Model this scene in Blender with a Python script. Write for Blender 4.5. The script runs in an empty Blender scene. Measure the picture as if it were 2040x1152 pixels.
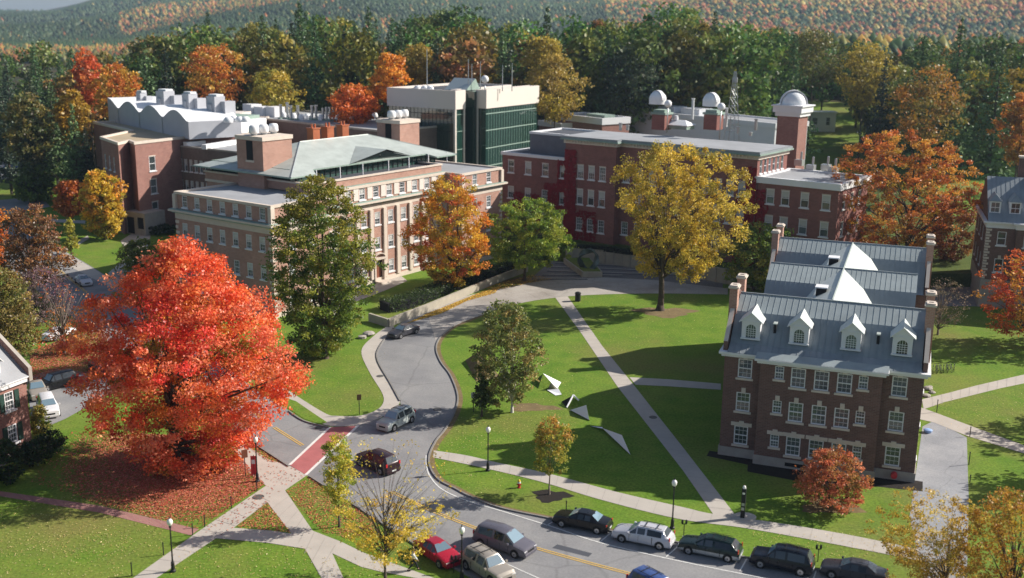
import bpy, math, random
import numpy as np
from math import sin, cos, pi, radians, degrees, atan2, hypot, sqrt
from mathutils import Matrix, Vector
R = random.Random(7)
S = bpy.context.scene
COL = S.collection
# ---------------------------------------------------------------- camera
FPX, PITCH, ROLL, H = 2152.0, radians(13.83), radians(-0.6476), 40.0
_cp, _sp, _c, _s = cos(PITCH), sin(PITCH), cos(ROLL), sin(ROLL)
FW = np.array([0, _cp, -_sp]); _r = np.array([1, 0, 0.]); _d = np.array([0, -_sp, -_cp])
CX = _c*_r + _s*_d; CY = -_s*_r + _c*_d
CP = np.array([0, 0, H])
cam = bpy.data.cameras.new("camera"); co = bpy.data.objects.new("camera", cam); COL.objects.link(co)
co.matrix_world = Matrix(((CX[0], -CY[0], -FW[0], 0), (CX[1], -CY[1], -FW[1], 0), (CX[2], -CY[2], -FW[2], H), (0, 0, 0, 1)))
cam.sensor_width = 36; cam.lens = 36*FPX/2040; cam.clip_start = 1; cam.clip_end = 20000
S.camera = co
cam.dof.use_dof = True; cam.dof.focus_distance = 118; cam.dof.aperture_fstop = .17
# ---------------------------------------------------------------- sky and sun
SUN_AZ, SUN_EL = 15.0, 32.0          # degrees from +X, above the ground
w = bpy.data.worlds.new("World"); S.world = w; w.use_nodes = True
nt = w.node_tree; bg = nt.nodes['Background']; sky = nt.nodes.new('ShaderNodeTexSky')
sky.sky_type = 'NISHITA'; sky.sun_disc = False
sky.sun_elevation = radians(SUN_EL); sky.sun_rotation = radians(90-SUN_AZ)
sky.air_density = 1.0; sky.dust_density = 1.5
nt.links.new(sky.outputs[0], bg.inputs[0]); bg.inputs[1].default_value = 0.068
sl = bpy.data.lights.new("sun", 'SUN'); sl.energy = 5.0; sl.angle = radians(0.5); sl.color = (1, .93, .83)
so = bpy.data.objects.new("sun", sl); COL.objects.link(so)
_sd = Vector((cos(radians(SUN_EL))*cos(radians(SUN_AZ)), cos(radians(SUN_EL))*sin(radians(SUN_AZ)), sin(radians(SUN_EL))))
so.rotation_euler = _sd.to_track_quat('Z', 'Y').to_euler()
S.view_settings.view_transform = 'Standard'; S.view_settings.look = 'None'
S.view_settings.exposure = 0.68; S.view_settings.gamma = 1
# ---------------------------------------------------------------- photo pixel -> ground helpers
def ray(x, y): return (x-1020)*CX + (y-576)*CY + FPX*FW
def G(x, y, z=0.0):
    d = ray(x, y); return CP + (z-H)/d[2]*d
def T(x, y, P):
    d = ray(x, y); t = (P[0]*d[0]+P[1]*d[1])/(d[0]**2+d[1]**2); return float((CP+t*d)[2])
def PL(x, y, P0, az):
    a = radians(az); n = np.array([-sin(a), cos(a), 0]); d = ray(x, y); t = (n@(np.array(P0)-CP))/(n@d); return CP+t*d
def UV(P, P0, az):
    a = radians(az); d = np.array(P)-np.array(P0); return (float(d[0]*cos(a)+d[1]*sin(a)), float(-d[0]*sin(a)+d[1]*cos(a)))
def PD(x, y, dist):
    d = ray(x, y); t = dist/hypot(d[0], d[1]); return CP+t*d
# ---------------------------------------------------------------- materials
MATS = {}
def nodes(name):
    m = bpy.data.materials.new(name); m.use_nodes = True; t = m.node_tree; b = t.nodes['Principled BSDF']; MATS[name] = m
    return m, t, b
def N(t, typ, **k):
    n = t.nodes.new(typ)
    for a, v in k.items():
        if a.startswith('i_'): n.inputs[a[2:].replace('_', ' ')].default_value = v
        else: setattr(n, a, v)
    return n
def plain(name, col, rough=.8, var=.12, scale=.6, metal=0., spec=.3, bump=0., fine=0.):
    m, t, b = nodes(name)
    b.inputs['Roughness'].default_value = rough; b.inputs['Metallic'].default_value = metal; b.inputs['Specular IOR Level'].default_value = spec
    tc = N(t, 'ShaderNodeTexCoord'); n1 = N(t, 'ShaderNodeTexNoise', i_Scale=scale, i_Detail=6.0, i_Roughness=.65)
    t.links.new(tc.outputs['Object'], n1.inputs['Vector'])
    mx = N(t, 'ShaderNodeMix', data_type='RGBA')
    mx.inputs[6].default_value = (*[max(0, c*(1-var*1.6)) for c in col], 1); mx.inputs[7].default_value = (*[min(1, c*(1+var*1.6)) for c in col], 1)
    t.links.new(n1.outputs[0], mx.inputs[0]); t.links.new(mx.outputs[2], b.inputs['Base Color'])
    if bump:
        bp = N(t, 'ShaderNodeBump', i_Strength=bump, i_Distance=.05); n2 = N(t, 'ShaderNodeTexNoise', i_Scale=max(scale*8, 4)); t.links.new(tc.outputs['Object'], n2.inputs['Vector'])
        t.links.new(n2.outputs[0], bp.inputs['Height']); t.links.new(bp.outputs[0], b.inputs['Normal'])
    return m
def brick(name, c1, c2, mortar, stain=.36):
    m, t, b = nodes(name); b.inputs['Roughness'].default_value = .9; b.inputs['Specular IOR Level'].default_value = .15
    tc = N(t, 'ShaderNodeTexCoord'); sx = N(t, 'ShaderNodeSeparateXYZ'); t.links.new(tc.outputs['Object'], sx.inputs[0])
    ad = N(t, 'ShaderNodeMath', operation='ADD'); t.links.new(sx.outputs[0], ad.inputs[0]); t.links.new(sx.outputs[1], ad.inputs[1])
    cb = N(t, 'ShaderNodeCombineXYZ'); t.links.new(ad.outputs[0], cb.inputs[0]); t.links.new(sx.outputs[2], cb.inputs[1])
    bt = N(t, 'ShaderNodeTexBrick', i_Scale=1.0); bt.inputs['Brick Width'].default_value = .42; bt.inputs['Row Height'].default_value = .15; bt.inputs['Mortar Size'].default_value = .014
    bt.inputs['Color1'].default_value = (*c1, 1); bt.inputs['Color2'].default_value = (*c2, 1); bt.inputs['Mortar'].default_value = (*mortar, 1); bt.inputs['Bias'].default_value = -.1
    t.links.new(cb.outputs[0], bt.inputs['Vector'])
    n1 = N(t, 'ShaderNodeTexNoise', i_Scale=.45, i_Detail=7.0, i_Roughness=.7); t.links.new(tc.outputs['Object'], n1.inputs['Vector'])
    mr = N(t, 'ShaderNodeMapRange', i_To_Min=1-stain, i_To_Max=1+stain); t.links.new(n1.outputs[0], mr.inputs[0])
    mx = N(t, 'ShaderNodeMix', data_type='RGBA', blend_type='MULTIPLY'); mx.inputs[0].default_value = 1
    t.links.new(bt.outputs[0], mx.inputs[6]); t.links.new(mr.outputs[0], mx.inputs[7]); t.links.new(mx.outputs[2], b.inputs['Base Color'])
    return m
def glass(name, col, rough=.06, spec=.6, ior=1.5):
    m, t, b = nodes(name); b.inputs['IOR'].default_value = ior; b.inputs['Roughness'].default_value = rough; b.inputs['Specular IOR Level'].default_value = spec
    oi = N(t, 'ShaderNodeObjectInfo'); tc = N(t, 'ShaderNodeTexCoord')
    mx = N(t, 'ShaderNodeMix', data_type='RGBA'); mx.inputs[6].default_value = (*col, 1); mx.inputs[7].default_value = (*[c*3.6+.035 for c in col], 1)
    t.links.new(oi.outputs['Random'], mx.inputs[0]); t.links.new(mx.outputs[2], b.inputs['Base Color'])
    n = N(t, 'ShaderNodeTexNoise', i_Scale=.7); t.links.new(tc.outputs['Object'], n.inputs['Vector'])
    bp = N(t, 'ShaderNodeBump', i_Strength=.12, i_Distance=.1); t.links.new(n.outputs[0], bp.inputs['Height']); t.links.new(bp.outputs[0], b.inputs['Normal'])
    return m
def leafmat(name, trans=.42, rough=.75, objvar=0.):
    m, t, b = nodes(name); t.nodes.remove(b); out = t.nodes['Material Output']
    at = N(t, 'ShaderNodeVertexColor', layer_name='Col'); src = at.outputs[0]
    if objvar:
        oi = N(t, 'ShaderNodeObjectInfo'); hs = N(t, 'ShaderNodeHueSaturation')
        a = N(t, 'ShaderNodeMapRange', i_To_Min=.5-objvar*.018, i_To_Max=.5+objvar*.05); t.links.new(oi.outputs['Random'], a.inputs[0]); t.links.new(a.outputs[0], hs.inputs['Hue'])
        wn = N(t, 'ShaderNodeTexWhiteNoise', noise_dimensions='1D'); t.links.new(oi.outputs['Random'], wn.inputs['W'])
        c = N(t, 'ShaderNodeMapRange', i_To_Min=1-objvar*.45, i_To_Max=1+objvar*.45); t.links.new(wn.outputs[0], c.inputs[0]); t.links.new(c.outputs[0], hs.inputs['Value'])
        t.links.new(src, hs.inputs['Color']); src = hs.outputs[0]
    d = N(t, 'ShaderNodeBsdfDiffuse'); tr = N(t, 'ShaderNodeBsdfTranslucent'); ms = N(t, 'ShaderNodeMixShader'); ms.inputs[0].default_value = trans
    gl = N(t, 'ShaderNodeBsdfGlossy', i_Roughness=.45); ms2 = N(t, 'ShaderNodeMixShader'); ms2.inputs[0].default_value = .03
    gl.inputs[0].default_value = (.8, .8, .8, 1)
    t.links.new(src, d.inputs[0]); t.links.new(src, tr.inputs[0]); t.links.new(d.outputs[0], ms.inputs[1]); t.links.new(tr.outputs[0], ms.inputs[2])
    t.links.new(ms.outputs[0], ms2.inputs[1]); t.links.new(gl.outputs[0], ms2.inputs[2]); t.links.new(ms2.outputs[0], out.inputs[0])
    return m
def ground(name, cols, scales=(.05, .5, 6.), rough=.95, speck=None):
    """noise-mixed ground: cols = base, variation, patch"""
    m, t, b = nodes(name); b.inputs['Roughness'].default_value = rough; b.inputs['Specular IOR Level'].default_value = .1
    tc = N(t, 'ShaderNodeTexCoord'); P = tc.outputs['Object']
    def nz(sc, lo, hi, det=5.0):
        n = N(t, 'ShaderNodeTexNoise', i_Scale=sc, i_Detail=det, i_Roughness=.6); t.links.new(P, n.inputs['Vector'])
        r = N(t, 'ShaderNodeMapRange', i_From_Min=lo, i_From_Max=hi); t.links.new(n.outputs[0], r.inputs[0]); return r.outputs[0]
    cur = None
    mx = N(t, 'ShaderNodeMix', data_type='RGBA'); mx.inputs[6].default_value = (*cols[0], 1); mx.inputs[7].default_value = (*cols[1], 1)
    t.links.new(nz(scales[1], .35, .65), mx.inputs[0]); cur = mx.outputs[2]
    if len(cols) > 2:
        m2 = N(t, 'ShaderNodeMix', data_type='RGBA'); t.links.new(cur, m2.inputs[6]); m2.inputs[7].default_value = (*cols[2], 1)
        t.links.new(nz(scales[0], .49, .70), m2.inputs[0]); cur = m2.outputs[2]
    n = N(t, 'ShaderNodeTexNoise', i_Scale=scales[2], i_Detail=4.0, i_Roughness=.7); t.links.new(P, n.inputs['Vector'])
    r = N(t, 'ShaderNodeMapRange', i_From_Min=.3, i_From_Max=.7, i_To_Min=.86 if speck else .62, i_To_Max=1.14 if speck else 1.38); t.links.new(n.outputs[0], r.inputs[0])
    m3 = N(t, 'ShaderNodeMix', data_type='RGBA', blend_type='MULTIPLY'); m3.inputs[0].default_value = 1; t.links.new(cur, m3.inputs[6]); t.links.new(r.outputs[0], m3.inputs[7])
    last = m3.outputs[2]
    if speck:
        dn = N(t, 'ShaderNodeTexNoise', i_Scale=.35, i_Detail=6.0); t.links.new(P, dn.inputs['Vector']); ma = N(t, 'ShaderNodeMix', data_type='RGBA', blend_type='LINEAR_LIGHT'); ma.inputs[0].default_value = .5; t.links.new(P, ma.inputs[6]); t.links.new(dn.outputs[1], ma.inputs[7])
        vo = N(t, 'ShaderNodeTexVoronoi', feature='DISTANCE_TO_EDGE', i_Scale=speck); t.links.new(ma.outputs[2], vo.inputs['Vector'])
        rr_ = N(t, 'ShaderNodeMapRange', i_From_Min=.0, i_From_Max=.014, i_To_Min=.82, i_To_Max=1.0); t.links.new(vo.outputs['Distance'], rr_.inputs[0])
        m4 = N(t, 'ShaderNodeMix', data_type='RGBA', blend_type='MULTIPLY'); m4.inputs[0].default_value = 1; t.links.new(last, m4.inputs[6]); t.links.new(rr_.outputs[0], m4.inputs[7]); last = m4.outputs[2]
    t.links.new(last, b.inputs['Base Color'])
    return m
brick('brick_rose', (.40, .22, .17), (.33, .17, .13), (.42, .33, .28))
brick('brick_red', (.25, .10, .085), (.19, .075, .065), (.26, .17, .15))
brick('brick_dark', (.175, .095, .08), (.12, .068, .06), (.19, .15, .13), .35)
brick('brick_lab', (.29, .14, .115), (.23, .105, .09), (.3, .22, .19))
brick('brick_brown', (.17, .12, .105), (.12, .09, .08), (.2, .17, .15))
brick('brick_path', (.34, .18, .16), (.28, .14, .13), (.3, .22, .2), .35)
plain('stone', (.58, .50, .43), .85, .12, 1.2); plain('stone_grey', (.34, .31, .28), .9, .22, .9)
plain('white_paint', (.70, .70, .72), .5, .05, .8); plain('white_metal', (.74, .75, .77), .45, .08, .4)
plain('cream_panel', (.64, .58, .53), .7, .03, .3); plain('concrete_wall', (.36, .33, .27), .9, .2, .7)
plain('copper_green', (.24, .32, .28), .7, .3, .8); plain('copper_new', (.42, .14, .07), .42, .25, .8, metal=.5)
plain('roof_metal', (.38, .42, .40), .55, .22, .5, metal=.05, spec=.4); plain('roof_slate', (.23, .26, .28), .55, .2, .35, metal=.05, spec=.35)
plain('roof_lit_metal', (.27, .31, .32), .5, .2, .5, metal=.05, spec=.4); plain('dormer_metal', (.52, .56, .54), .5, .12, 1.); plain('roof_flat', (.30, .31, .33), .9, .2, .25); plain('roof_dark', (.07, .075, .09), .9, .25, .25); plain('roof_tan', (.40, .32, .22), .9, .15, .3)
plain('steel', (.42, .44, .45), .4, .15, 1., metal=.6); plain('black_iron', (.018, .018, .02), .5, .1, 1.); plain('dark_void', (.012, .012, .014), .9)
plain('grey_panel', (.40, .41, .45), .7, .08, .4); plain('slate_wall', (.13, .135, .16), .85, .18, .6)
plain('lamp_globe', (.85, .83, .78), .3, .02); plain('door_wood', (.20, .07, .04), .6, .15); plain('shutter', (.02, .05, .04), .6)
plain('bronze', (.10, .13, .12), .38, .3, 2., metal=.6); plain('sign_red', (.55, .04, .05), .6, .08); plain('hydrant_red', (.5, .03, .03), .5); plain('hydrant_yellow', (.7, .5, .05), .5)
plain('mulch', (.018, .014, .012), 1., .4, 1.5); plain('soil', (.17, .125, .06), 1., .4, 1.)
plain('bark', (.085, .065, .05), .95, .35, 3., bump=.5); plain('bark_birch', (.55, .52, .47), .8, .3, 3.); plain('bark_pale', (.2, .16, .13), .9, .3, 3.)
plain('sidewalk', (.42, .385, .345), .9, .13, .45); plain('kerb', (.21, .20, .19), .85, .2, 1.); plain('line_white', (.62, .62, .60), .8, .18, 3.); plain('line_yellow', (.58, .38, .10), .8, .2, 3.)
plain('crosswalk_red', (.36, .12, .12), .85, .2, .8); plain('white_steel', (.86, .86, .90), .5, .03, .5); plain('manhole', (.10, .095, .09), .6, .3, 6.)
plain('tyre', (.02, .02, .02), .85); plain('rim', (.5, .5, .52), .3, .1, 1., metal=.8); plain('light_red', (.5, .02, .02), .2, .05, 1., spec=.6); plain('light_clear', (.75, .75, .75), .15, .05, 1., spec=.8)
plain('skin', (.45, .28, .2), .6, .05); plain('cloth_white', (.7, .7, .7), .9, .1); plain('cloth_black', (.02, .02, .025), .9, .1); plain('hair', (.03, .02, .015), .8)
plain('blue_plastic', (.25, .38, .65), .5, .05); plain('plate', (.6, .62, .6), .5, .1)
ground('asphalt', [(.225, .225, .232), (.265, .262, .262), (.175, .175, .185)], (.09, .3, 5.), speck=.09)
ground('asphalt_pale', [(.34, .315, .29), (.40, .375, .345), (.24, .215, .19)], (.08, .3, 4.), speck=.22)
ground('asphalt_drive', [(.27, .28, .30), (.32, .325, .34), (.21, .22, .24)], (.1, .3, 5.), speck=.2)
ground('grass', [(.095, .18, .02), (.145, .215, .03), (.18, .17, .05)], (.045, .35, 4.))
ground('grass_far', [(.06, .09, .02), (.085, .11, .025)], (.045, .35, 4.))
ground('forest_floor', [(.03, .035, .012), (.06, .04, .015), (.02, .025, .01)], (.01, .05, .6))
ground('plaza', [(.17, .155, .15), (.22, .20, .185), (.12, .11, .11)], (.1, .4, 4.))
glass('glass_dark', (.03, .038, .04), .06, .8); glass('glass_tower', (.010, .034, .026), .03, 1.0); glass('car_glass', (.012, .016, .02), .04, .6, 1.5); glass('sky_tint_glass', (.05, .08, .10), .04, .8, 2.0); glass('glass_light', (.10, .12, .13), .1)  # windscreens: blue of the reflected sky put into the base colour
plain('blind', (.50, .50, .47), .8, .1)
leafmat('leaf'); leafmat('leaf_far', .25, objvar=1.); leafmat('leaf_needle', .12, objvar=.8); leafmat('litter', .1)
plain('ivy', (.21, .008, .016), .8, .3, 1.5)
def M(n): return MATS[n]
# ---------------------------------------------------------------- mesh helpers
class MB:
    def __init__(s): s.v = []; s.f = []; s.m = []; s.ms = []
    def mi(s, mat):
        if mat not in s.ms: s.ms.append(mat)
        return s.ms.index(mat)
    def poly(s, pts, mat):
        b = len(s.v); s.v += [tuple(map(float, p)) for p in pts]; s.f.append(tuple(range(b, b+len(pts)))); s.m.append(s.mi(mat))
    def box(s, x0, x1, y0, y1, z0, z1, mat, rot=0, c=None):
        p = [(x0, y0), (x1, y0), (x1, y1), (x0, y1)]
        if rot:
            cx, cy = c or ((x0+x1)/2, (y0+y1)/2)
            p = [(cx+(a-cx)*cos(rot)-(b-cy)*sin(rot), cy+(a-cx)*sin(rot)+(b-cy)*cos(rot)) for a, b in p]
        s.prism(p, z0, z1, mat)
    def prism(s, p, z0, z1, mat, bottom=True, top=None):
        n = len(p); b = len(s.v); mi = s.mi(mat)
        s.v += [(float(a), float(c), float(z0)) for a, c in p]+[(float(a), float(c), float(z1)) for a, c in p]
        for i in range(n):
            j = (i+1) % n; s.f.append((b+i, b+j, b+n+j, b+n+i)); s.m.append(mi)
        s.f.append(tuple(range(b+n, b+2*n))); s.m.append(s.mi(top) if top else mi)
        if bottom: s.f.append(tuple(range(b+n-1, b-1, -1))); s.m.append(mi)
    def tube(s, pts, rad, mat, n=6, cap=True):
        pts = [Vector(p) for p in pts]; b = len(s.v); mi = s.mi(mat)
        if not hasattr(rad, '__len__'): rad = [rad]*len(pts)
        for i, p in enumerate(pts):
            d = (pts[min(i+1, len(pts)-1)]-pts[max(i-1, 0)]).normalized()
            u = d.orthogonal().normalized() if abs(d.z) < .9 else Vector((1, 0, 0)); u = (u-d*u.dot(d)).normalized(); q = d.cross(u)
            for k in range(n):
                a = 2*pi*k/n; r = p+(u*cos(a)+q*sin(a))*rad[i]; s.v.append(tuple(r))
        for i in range(len(pts)-1):
            for k in range(n):
                a = b+i*n+k; c = b+i*n+(k+1) % n; s.f.append((a, c, c+n, a+n)); s.m.append(mi)
        if cap:
            s.f.append(tuple(b+k for k in range(n-1, -1, -1))); s.m.append(mi); e = b+(len(pts)-1)*n; s.f.append(tuple(e+k for k in range(n))); s.m.append(mi)
    def lathe(s, prof, mat, c=(0, 0), n=16, z=0):
        b = len(s.v); mi = s.mi(mat)
        for r, h in prof:
            for k in range(n): a = 2*pi*k/n; s.v.append((c[0]+max(r, .001)*cos(a), c[1]+max(r, .001)*sin(a), z+h))
        for i in range(len(prof)-1):
            for k in range(n):
                a = b+i*n+k; d = b+i*n+(k+1) % n; s.f.append((a, d, d+n, a+n)); s.m.append(mi)
        s.f.append(tuple(b+(len(prof)-1)*n+k for k in range(n))); s.m.append(mi)
    def ball(s, c, r, mat, n=10, sq=1.):
        prof = [(r*sin(pi*i/n), -r*sq*cos(pi*i/n)) for i in range(n+1)]; s.lathe(prof, mat, c[:2], n+4, c[2])
    def mesh(s, name, smooth=False):
        me = bpy.data.meshes.new(name); me.from_pydata(s.v, [], s.f)
        for m in s.ms: me.materials.append(M(m))
        me.polygons.foreach_set('material_index', s.m)
        if smooth: me.polygons.foreach_set('use_smooth', [True]*len(s.f))
        me.update(); return me
    def build(s, name, parent=None, smooth=False, **kw):
        return link(name, s.mesh(name, smooth), parent, **kw)
def link(name, me, parent=None, loc=None, rotz=0., label=None, cat=None, group=None, kind=None):
    o = bpy.data.objects.new(name, me); COL.objects.link(o)
    if parent: o.parent = parent
    if loc is not None: o.location = tuple(map(float, loc))
    if rotz: o.rotation_euler = (0, 0, rotz)
    if label: o['label'] = label
    if cat: o['category'] = cat
    if group: o['group'] = group
    if kind: o['kind'] = kind
    return o
def thing(name, label, cat, loc=(0, 0, 0), rotz=0., group=None): return link(name, None, None, loc, rotz, label, cat, group)
def copy_thing(root, loc, rotz=0., label=None, scale=None):
    r = root.copy(); COL.objects.link(r); r.location = tuple(map(float, loc)); r.rotation_euler = (0, 0, rotz)
    if label: r['label'] = label
    if scale: r.scale = scale if hasattr(scale, '__len__') else (scale,)*3
    for ch in list(root.children):
        c = ch.copy(); COL.objects.link(c); c.parent = r
        for g in list(ch.children):
            d = g.copy(); COL.objects.link(d); d.parent = c
    return r
def off(poly, d):
    n = len(poly); out = []
    for i in range(n):
        p0, p1, p2 = poly[i-1], poly[i], poly[(i+1) % n]
        a = Vector((p1[0]-p0[0], p1[1]-p0[1])).normalized(); b = Vector((p2[0]-p1[0], p2[1]-p1[1])).normalized()
        na = Vector((a.y, -a.x)); nb = Vector((b.y, -b.x)); m = (na+nb); k = d/max(.25, (1+na.dot(nb)))
        out.append((p1[0]+m.x*k, p1[1]+m.y*k))
    return out
def ring(mb, poly, z0, z1, o, i, mat):
    A = off(poly, o); B = off(poly, -i); n = len(poly)
    for k in range(n):
        j = (k+1) % n
        a, b, c, d = A[k], A[j], B[j], B[k]
        mb.poly([(*a, z0), (*b, z0), (*b, z1), (*a, z1)], mat); mb.poly([(*c, z0), (*d, z0), (*d, z1), (*c, z1)], mat)
        mb.poly([(*a, z1), (*b, z1), (*c, z1), (*d, z1)], mat); mb.poly([(*d, z0), (*c, z0), (*b, z0), (*a, z0)], mat)
WC = {}
def win_mesh(w, h, st):
    key = (round(w, 2), round(h, 2), st)
    if key in WC: return WC[key]
    fr = 'white_paint'; f = MB(); t = .1 if w > .9 else .07
    f.box(-w/2, -w/2+t, .03, .17, 0, h, fr); f.box(w/2-t, w/2, .03, .17, 0, h, fr)
    f.box(-w/2+t, w/2-t, .03, .17, h-t, h, fr); f.box(-w/2+t, w/2-t, .03, .17, 0, t, fr)
    f.box(-w/2+t, w/2-t, .05, .16, h*.5-.045, h*.5+.045, fr)
    if 'm' in st:
        for k in (1, 2): x = -w/2+t+(w-2*t)*k/3; f.box(x-.012, x+.012, .09, .15, t, h*.5-.045, fr); f.box(x-.012, x+.012, .09, .15, h*.5+.045, h-t, fr)
        for z in (h*.25, h*.75): f.box(-w/2+t, w/2-t, .09, .148, z-.012, z+.012, fr)
    sm = 'stone' if 's' in st else 'white_paint'
    f.box(-w/2-.16, w/2+.16, -.14, .1, -.2, 0, sm)
    if 'k' in st: f.prism([(-.2, -.08), (.2, -.08), (.2, .02), (-.2, .02)], h+.0, h+.48, 'stone')
    if 'l' in st:
        f.box(-w/2-.32, w/2+.32, -.06, .02, h, h+.36, 'stone'); f.box(-.22, .22, -.10, .015, h+.003, h+.52, 'stone')
    if 'a' in st: f.box(-w/2-.05, w/2+.05, -.05, .02, h, h+.16, 'stone')
    p = MB(); p.poly([(-w/2+t, .14, t), (w/2-t, .14, t), (w/2-t, .14, h-t), (-w/2+t, .14, h-t)], 'glass_dark')
    b = None
    if 'b' in st:
        b = MB(); b.poly([(-w/2+t, .133, h*.55), (w/2-t, .133, h*.55), (w/2-t, .133, h-t), (-w/2+t, .133, h-t)], 'blind')
    WC[key] = (f.mesh('window'), p.mesh('pane'), b.mesh('blind') if b else None); return WC[key]
def window(parent, x, y, z, ang, w, h, st='m', label=None):
    f, p, b = win_mesh(w, h, st)
    o = link('window', f, parent, (x, y, z), ang, label); link('pane', p, o)
    if b and R.random() < .75: link('blind', b, o)
    return o
def wall(mb, p0, p1, z0, z1, mat, ops=(), parent=None, depth=.17):
    """wall from p0 to p1 (outward is right of travel); ops = (x, sill, w, h, style)"""
    L = hypot(p1[0]-p0[0], p1[1]-p0[1]); dx, dy = (p1[0]-p0[0])/L, (p1[1]-p0[1])/L; ang = atan2(dy, dx)
    def P(x, z, y=0.): return (p0[0]+dx*x-dy*y, p0[1]+dy*x+dx*y, z)
    ops = [o for o in ops if o[0]-o[2]/2 > .05 and o[0]+o[2]/2 < L-.05 and o[1] > z0 and o[1]+o[3] < z1]
    xs = sorted({0, L, *[o[0]-o[2]/2 for o in ops], *[o[0]+o[2]/2 for o in ops]}); zs = sorted({z0, z1, *[o[1] for o in ops], *[o[1]+o[3] for o in ops]})
    for i in range(len(xs)-1):
        if xs[i+1]-xs[i] < 1e-6: continue
        xm = (xs[i]+xs[i+1])/2; run = z0
        for k in range(len(zs)-1):
            zm = (zs[k]+zs[k+1])/2
            if any(abs(xm-o[0]) < o[2]/2 and o[1] < zm < o[1]+o[3] for o in ops):
                if zs[k] > run: mb.poly([P(xs[i], run), P(xs[i+1], run), P(xs[i+1], zs[k]), P(xs[i], zs[k])], mat)
                run = zs[k+1]
        if z1 > run: mb.poly([P(xs[i], run), P(xs[i+1], run), P(xs[i+1], z1), P(xs[i], z1)], mat)
    for x, s, w, h, st in ops:
        a, b, c, d = x-w/2, x+w/2, s, s+h
        for q in ([P(a, c), P(a, d), P(a, d, depth), P(a, c, depth)], [P(b, d), P(b, c), P(b, c, depth), P(b, d, depth)],
                  [P(a, d), P(b, d), P(b, d, depth), P(a, d, depth)], [P(b, c), P(a, c), P(a, c, depth), P(b, c, depth)]): mb.poly(q, mat)
        if parent is not None and st != 'void': window(parent, *P(x, s), ang, w, h, st)
        if st == 'void': mb.poly([P(a, c, depth), P(b, c, depth), P(b, d, depth), P(a, d, depth)], 'dark_void')
def walls(mb, poly, z0, z1, mat, ops={}, parent=None):
    for i in range(len(poly)): wall(mb, poly[i], poly[(i+1) % len(poly)], z0, z1, mat, ops.get(i, ()), parent)
def flat(mb, poly, z, mat): mb.poly([(*p, z) for p in poly], mat)
# ================================================================ THE SETTING
def ss(a, b, x): t = min(1, max(0, (x-a)/(b-a))); return t*t*(3-2*t)
def lerp(tab, x):
    for (a, u), (b, v) in zip(tab, tab[1:]):
        if x <= b: return u+(v-u)*max(0, min(1, (x-a)/(b-a)))
    return tab[-1][1]
CRA = [(-900, 50), (-100, 27), (0, 31), (100, 29), (225, 0), (300, -25), (500, -45), (900, -35), (1500, -60), (2040, -80), (3000, -60)]
CRB = [(-900, 110), (150, 100), (240, 64), (330, 42), (450, 14), (560, -2), (700, -14), (900, 12), (1100, 16), (1300, 6), (1500, -25), (2040, -70), (3000, -60)]
def terr(x, y):
    z = 13.5*ss(268, 420, y)*ss(-95, -20, x)*(1-.9*ss(520, 900, y))
    r = hypot(x, y)
    if r > 900 and y > 0:
        px = 1020+2216*x/max(y, 1)
        px = max(-900, min(3000, px)); hor = 36+px*.0113
        za = (40+(hor-lerp(CRA, px))/2152*4200)*ss(1300, 4200, r)
        zb = (40+(hor-lerp(CRB, px))/2152*2300)*ss(1050, 2300, r)
        n = (9*sin(x*.006+1+1.5*sin(y*.0017))*sin(y*.004)+7*sin(x*.011-y*.0043))*ss(1200, 2500, r)
        z = max(z, za+n, zb+n*.6)
    return z
def GT(px, py):
    d = ray(px, py); d = d/hypot(d[0], d[1]); r = 40.
    while r < 5000:
        p = CP+d*r
        if p[2] <= terr(p[0], p[1]): return p
        r += 1.
    return p
def ground_sheet():
    rs = [0.5, 40, 80, 120, 160, 200, 240]+list(range(255, 480, 15))+[500, 550, 620, 700, 800, 900, 1000, 1100]+list(range(1200, 4600, 130))+[4800, 5200, 6500, 9000]
    th = [a*1.0 for a in range(40, 141, 1)]+[150+10*k for k in range(25)]
    mb = MB(); g = mb.mi('grass'); ff = mb.mi('forest_floor'); n = len(th)
    for r in rs:
        for a in th: x, y = r*cos(radians(a)), r*sin(radians(a)); mb.v.append((x, y, terr(x, y)))
    for i in range(len(rs)-1):
        for k in range(n):
            k2 = (k+1) % n; mb.f.append((i*n+k, (i+1)*n+k, (i+1)*n+k2, i*n+k2))
            r = rs[i]; a = radians(th[k]); far = (r > 330 and not (r < 420 and 90 < cos(a)*r < 160)) or (r > 285 and cos(a)*r < 40); mb.m.append(ff if far else g)
    mb.build('ground', kind='structure', smooth=True)
ground_sheet()
def sheet(name, px, z, mat, zb=0.):
    mb = MB(); pts = [G(x, y, zb) for x, y in px]; mb.poly([(p[0], p[1], zb+z) for p in pts], mat)
    return mb.build(name, kind='structure')
def strip_m(mb, pts, wd, z, mat, zt=None):
    """ribbon of world points, width wd; zt gives it height"""
    P = [Vector((p[0], p[1])) for p in pts]; A = []; B = []
    for i, p in enumerate(P):
        d = (P[min(i+1, len(P)-1)]-P[max(i-1, 0)]).normalized(); q = Vector((-d.y, d.x))*wd/2; A.append(p+q); B.append(p-q)
    for i in range(len(P)-1):
        a, b, c, d = B[i], B[i+1], A[i+1], A[i]
        if zt is None: mb.poly([(*a, z), (*b, z), (*c, z), (*d, z)], mat)
        else:
            mb.poly([(*a, zt), (*b, zt), (*c, zt), (*d, zt)], mat); mb.poly([(*a, z), (*b, z), (*b, zt), (*a, zt)], mat); mb.poly([(*c, z), (*d, z), (*d, zt), (*c, zt)], mat)
            if i == 0: mb.poly([(*d, z), (*a, z), (*a, zt), (*d, zt)], mat)
            if i == len(P)-2: mb.poly([(*b, z), (*c, z), (*c, zt), (*b, zt)], mat)
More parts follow.
